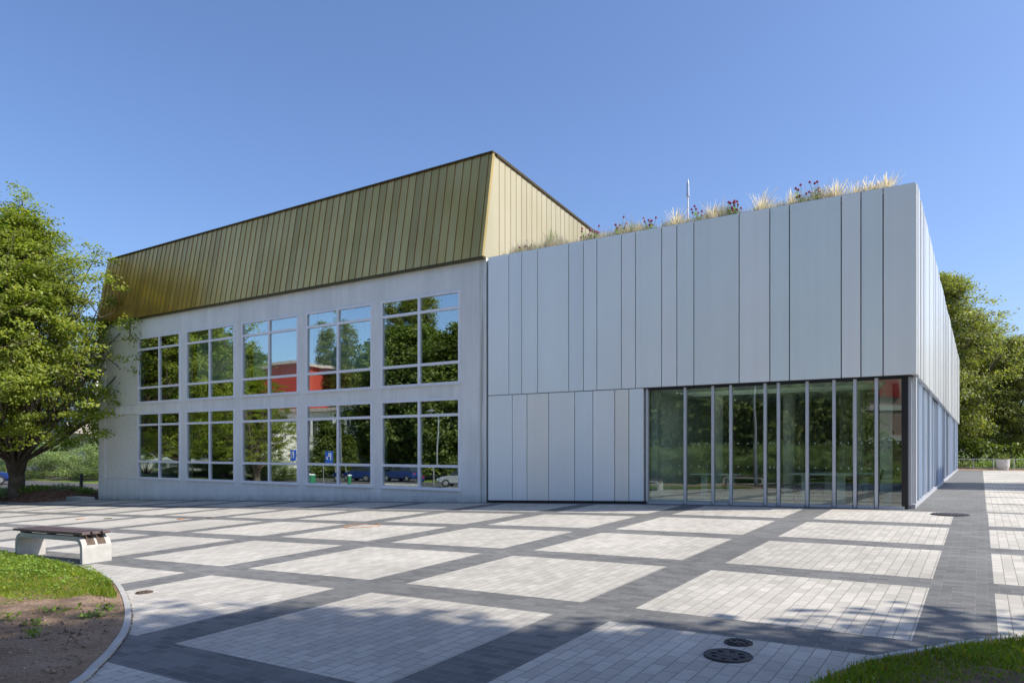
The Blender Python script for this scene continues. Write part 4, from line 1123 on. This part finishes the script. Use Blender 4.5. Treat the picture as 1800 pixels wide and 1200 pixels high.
# neighbouring block off to the right whose shadow crosses the side path
t = thing('neighbour_block', 'plain pale block right of the path, outside the photo, shading the side path', 'building', (0, 0, 0))
mb = MB(); mb.box(6.3, 12, 12.8, 18.6, -.2, 7.3); mb.build('wall', MAT['whitewall'], t)
mb = MB(); mb.box(6.25, 12.05, 12.75, 18.65, 7.31, 7.4); mb.build('roof', MAT['steel'], t)
for k in range(3):
    mb = MB(); mb.box(6.25, 6.3-.002, 13.4+k*1.8, 14.5+k*1.8, 1.0, 2.6); mb.build('window', MAT['winpane'], t)

# houses: generic builder with windows as parts
def block(name, label, x0, x1, y0, y1, z0, z1, wallmat, face, wins, roofmat='rooftile', over=.6, cat='building', bands=None):
    t = thing(name, label, cat, (0, 0, 0)); mb = MB(); mb.box(x0, x1, y0, y1, z0, z1); mb.build('wall', MAT[wallmat], t)
    mb = MB(); mb.box(x0-over, x1+over, y0-over, y1+over, z1+.002, z1+.45); mb.build('roof', MAT[roofmat], t)
    for (u0, u1, a, b) in wins:
        mb = MB(); fr = MB()
        if face == '+y':
            mb.box(u0, u1, y1+.002, y1+.03, a, b)
            for (p, q, r, s) in ((u0-.1, u1+.1, b, b+.1), (u0-.1, u1+.1, a-.12, a), (u0-.1, u0, a, b), (u1, u1+.1, a, b), ((u0+u1)/2-.05, (u0+u1)/2+.05, a, b)): fr.box(p, q, y1+.003, y1+.08, r, s)
        else:
            mb.box(x1+.002, x1+.03, u0, u1, a, b)
            for (p, q, r, s) in ((u0-.1, u1+.1, b, b+.1), (u0-.1, u1+.1, a-.12, a), (u0-.1, u0, a, b), (u1, u1+.1, a, b)): fr.box(x1+.003, x1+.08, p, q, r, s)
        w = fr.build('window', MAT['white'], t); mb.build('pane', MAT['winpane'], w)
    for (a, b) in (bands or []):
        mb = MB(); mb.box(x0-.1, x1+.1, y0-.1, y1+.1, a, b); mb.build('band', MAT['whitewall'], t)
    return t
block('white_house', 'white building with broad roof edge seen through the left tree', -118, -86, 26, 40, -2, 12.5, 'whitewall', '+x', [(28+k*3, 30+k*3, 2.5+j*3.2, 4.2+j*3.2) for k in range(3) for j in range(3)])
hb = bpy.data.objects['white_house']
for k in range(7):
    w = MB(); w.box(-116+k*4.2, -113.4+k*4.2, 25.93, 25.998, 5.5, 8.3); w.build('window', MAT['winpane'], hb)
w = MB(); w.box(-119, -84, 21.8, 25.3, 3.2, 4.4); w.build('canopy', MAT['rooftile'], hb)
block('red_hall', 'red rendered hall across the car park, mirrored in the middle windows', -98, -88, -66, -58, -1.5, 14.6, 'redwall', '+y', [(-97, -94.5, 1, 3), (-93, -90.5, 1, 3)])
block('white_office', 'white office with a slanted window band mirrored in the lower windows', -86, -63, -60, -51, -1.5, 7.4, 'whitewall', '+y', [(-84+k*2.2, -82.2+k*2.2, 3.4, 5.6) for k in range(9)])
ob = bpy.data.objects['white_office']
mb = MB(); mb.box(-72, -66, -50.99, -50.9, 1.9, 2.7); mb.build('signboard', MAT['green'], ob)
mb = MB(); mb.box(-84, -64, -50.99, -50.95, -1, 1.5); mb.build('glazed_entrance', MAT['winpane'], ob)
block('white_annex', 'long white building left of the office mirrored in the lower left windows', -122, -80, -52, -40, -2, 5.6, 'whitewall', '+y', [(-121+k*3.4, -118.6+k*3.4, 1.0, 2.8) for k in range(12)])
block('taupe_flats', 'taupe flats with white bands mirrored in the corner glass', -9.0, 6, -66, -56, -1, 11.5, 'pinkwall', '+y', [(1, 3, 7.8, 9.8)], bands=[(2.1, 2.6), (5.0, 5.5)])
fb = bpy.data.objects['taupe_flats']
mb = MB(); mb.box(-8.2, -5.0, -55.99, -55.8, 6.3, 9.5); mb.build('red_bay', MAT['redpaint'], fb)

# street lamp, signs
def lamp(label, x, y, h):
    t = thing('street_lamp', label, 'street lamp', (x, y, gz(x, y)), 0, 'street lamps across the plaza')
    mb = MB(); mb.tube([(0,0,0),(0,0,1),(0,0,h)], [.09,.07,.05], 10); mb.build('pole', MAT['steel'], t)
    mb = MB(); mb.lathe(0, 0, [(.10,h),(.34,h+.06),(.36,h+.12),(.15,h+.22)], 16); mb.build('lamp_head', MAT['steel'], t)
    return t
L1 = lamp('street lamp mirrored in the lower right window of the hall', -40.0, -32, 6.2)
dup(L1, 'slim lamp post mirrored in the glazed corner', (-8.9, -20.6, gz(-9, -20)), 0, .93)
dup(L1, 'street lamp mirrored at the upper right window sill', (-56, -36, gz(-56, -36)), 0, .9)
def psign(label, x, y):
    t = thing('parking_sign', label, 'sign', (x, y, gz(x, y)), 0, 'blue parking signs')
    mb = MB(); mb.tube([(0,0,0),(0,0,2.9)], .035, 8); mb.build('pole', MAT['steel'], t)
    mb = MB(); mb.box(-.4, .4, .04, .07, 1.9, 2.9); pl = mb.build('plate', MAT['signblue'], t, bevel=.01)
    # white letter P and a small seated figure beside it
    mb = MB(); y0, y1 = .072, .085
    mb.box(.10, .18, y0, y1, 2.15, 2.75); mb.box(-.06, .098, y0, y1, 2.67, 2.75); mb.box(-.06, .098, y0, y1, 2.42, 2.50); mb.box(-.13, -.062, y0, y1, 2.46, 2.71)
    mb.box(-.27, -.22, y0, y1, 2.2, 2.45); mb.box(-.218, -.12, y0, y1, 2.2, 2.25)
    mb.build('letter', MAT['white'], pl)
    return t
S1 = psign('blue parking sign nearer the red hall, mirrored in the middle lower window', -49.8, -24.6)
dup(S1, 'blue parking sign mirrored in the fourth lower window', (-46.0, -25, gz(-46, -25)))
# cars
def car(label, x, y, rz, paint, z=None, group=None):
    t = thing('parked_car', label, 'car', (x, y, gz(x, y)+.01 if z is None else z), rz, group)
    # side profile stations: x, lower z, belt z, half width
    st = [(-2.15,.42,.62,.62),(-2.05,.30,.86,.78),(-1.5,.25,.93,.84),(-.6,.24,.95,.86),(.5,.24,.95,.86),(1.2,.25,.92,.85),(1.8,.28,.80,.80),(2.1,.36,.62,.64)]
    mb = MB(); rings = []
    for (px_, a, b, w) in st:
        rings.append([(px_,-w*.9,a),(px_,-w,a+.12),(px_,-w,(a+b)/2),(px_,-w*.95,b-.04),(px_,-w*.82,b),(px_,w*.82,b),(px_,w*.95,b-.04),(px_,w,(a+b)/2),(px_,w,a+.12),(px_,w*.9,a)])
    def loft(mb, rings):
        n = len(rings[0]); base = len(mb.v)
        for r in rings: mb.v += r
        for i in range(len(rings)-1):
            for j in range(n):
                mb.f.append((base+i*n+j, base+i*n+(j+1)%n, base+(i+1)*n+(j+1)%n, base+(i+1)*n+j)); mb.c.append((1,1,1))
        mb.f.append(tuple(base+j for j in range(n))); mb.f.append(tuple(base+(len(rings)-1)*n+j for j in reversed(range(n)))); mb.c += [(1,1,1)]*2
    loft(mb, rings); mb.build('body', MAT[paint], t, bevel=.02)
    mb = MB(); loft(mb, [[(-1.9,-.70,.90),(-1.35,-.60,1.36),(-1.35,.60,1.36),(-1.9,.70,.90)], [(-.2,-.74,.93),(-.2,-.62,1.44),(-.2,.62,1.44),(-.2,.74,.93)], [(1.15,-.74,.91),(.45,-.60,1.36),(.45,.60,1.36),(1.15,.74,.91)]])
    mb.build('windows', MAT['winpane'], t)
    mb = MB(); mb.hexa([(-1.38,-.60,1.37),(.45,-.60,1.37),(.45,.60,1.37),(-1.38,.60,1.37),(-1.2,-.52,1.46),(.3,-.52,1.46),(.3,.52,1.46),(-1.2,.52,1.46)]); mb.build('roof', MAT[paint], t, bevel=.02)
    for sx in (-1.33, 1.33):
        for sy in (-1, 1):
            mb = MB(); mb.tube([(sx, sy*.66, .31), (sx, sy*.87, .31)], .31, 18); w = mb.build('wheel', MAT['rubber'], t)
            mb = MB(); mb.tube([(sx, sy*.865, .31), (sx, sy*.885, .31)], .19, 12); mb.build('rim', MAT['steel'], w)
    for sy in (-1, 1):
        mb = MB(); mb.box(2.0, 2.1, sy*.5-.13, sy*.5+.13, .56, .66); mb.build('headlight', MAT['white'], t)
        mb = MB(); mb.box(-2.16, -2.05, sy*.55-.1, sy*.55+.1, .66, .80); mb.build('tail_light', MAT['redpaint'], t)
    return t
c1 = car('blue car behind the trunk of the big tree, at the left edge', -59.2, 4.0, 1.2, 'bluecar')
c2 = dup(c1, 'blue car mirrored in the fourth lower window of the hall', (-49.6, -32, gz(-49.6, -32)+.02), 3.14)
c3 = dup(c1, 'darker blue car mirrored in the left half of the last lower window', (-42.3, -30.6, gz(-42, -30)+.02), 3.3)
c4 = car('silver car mirrored at the right edge of the last lower window', -34.6, -29.2, 2.8, 'silvercar')
# flagpole-like hoop and motor scooter, litter bins seen in the mirror
for i, (x, y, w) in enumerate([(-47.3,-24.4,'left of the second sign'),(-46.0,-23.6,'below the second sign'),(-43.2,-24.3,'right of the second sign')]):
    t = thing('litter_bin', 'small green bin mirrored in the fourth lower window, ' + w, 'bin', (x, y, gz(x, y)), 0, 'green bins by the car park')
    mb = MB(); mb.lathe(0, 0, [(.16,.0),(.2,.1),(.22,.75),(.20,.8)], 12); mb.build('body', MAT['green'], t)
    mb = MB(); mb.lathe(0, 0, [(.23,.801),(.23,.84),(.1,.9)], 12); mb.build('lid', MAT['white'], t)
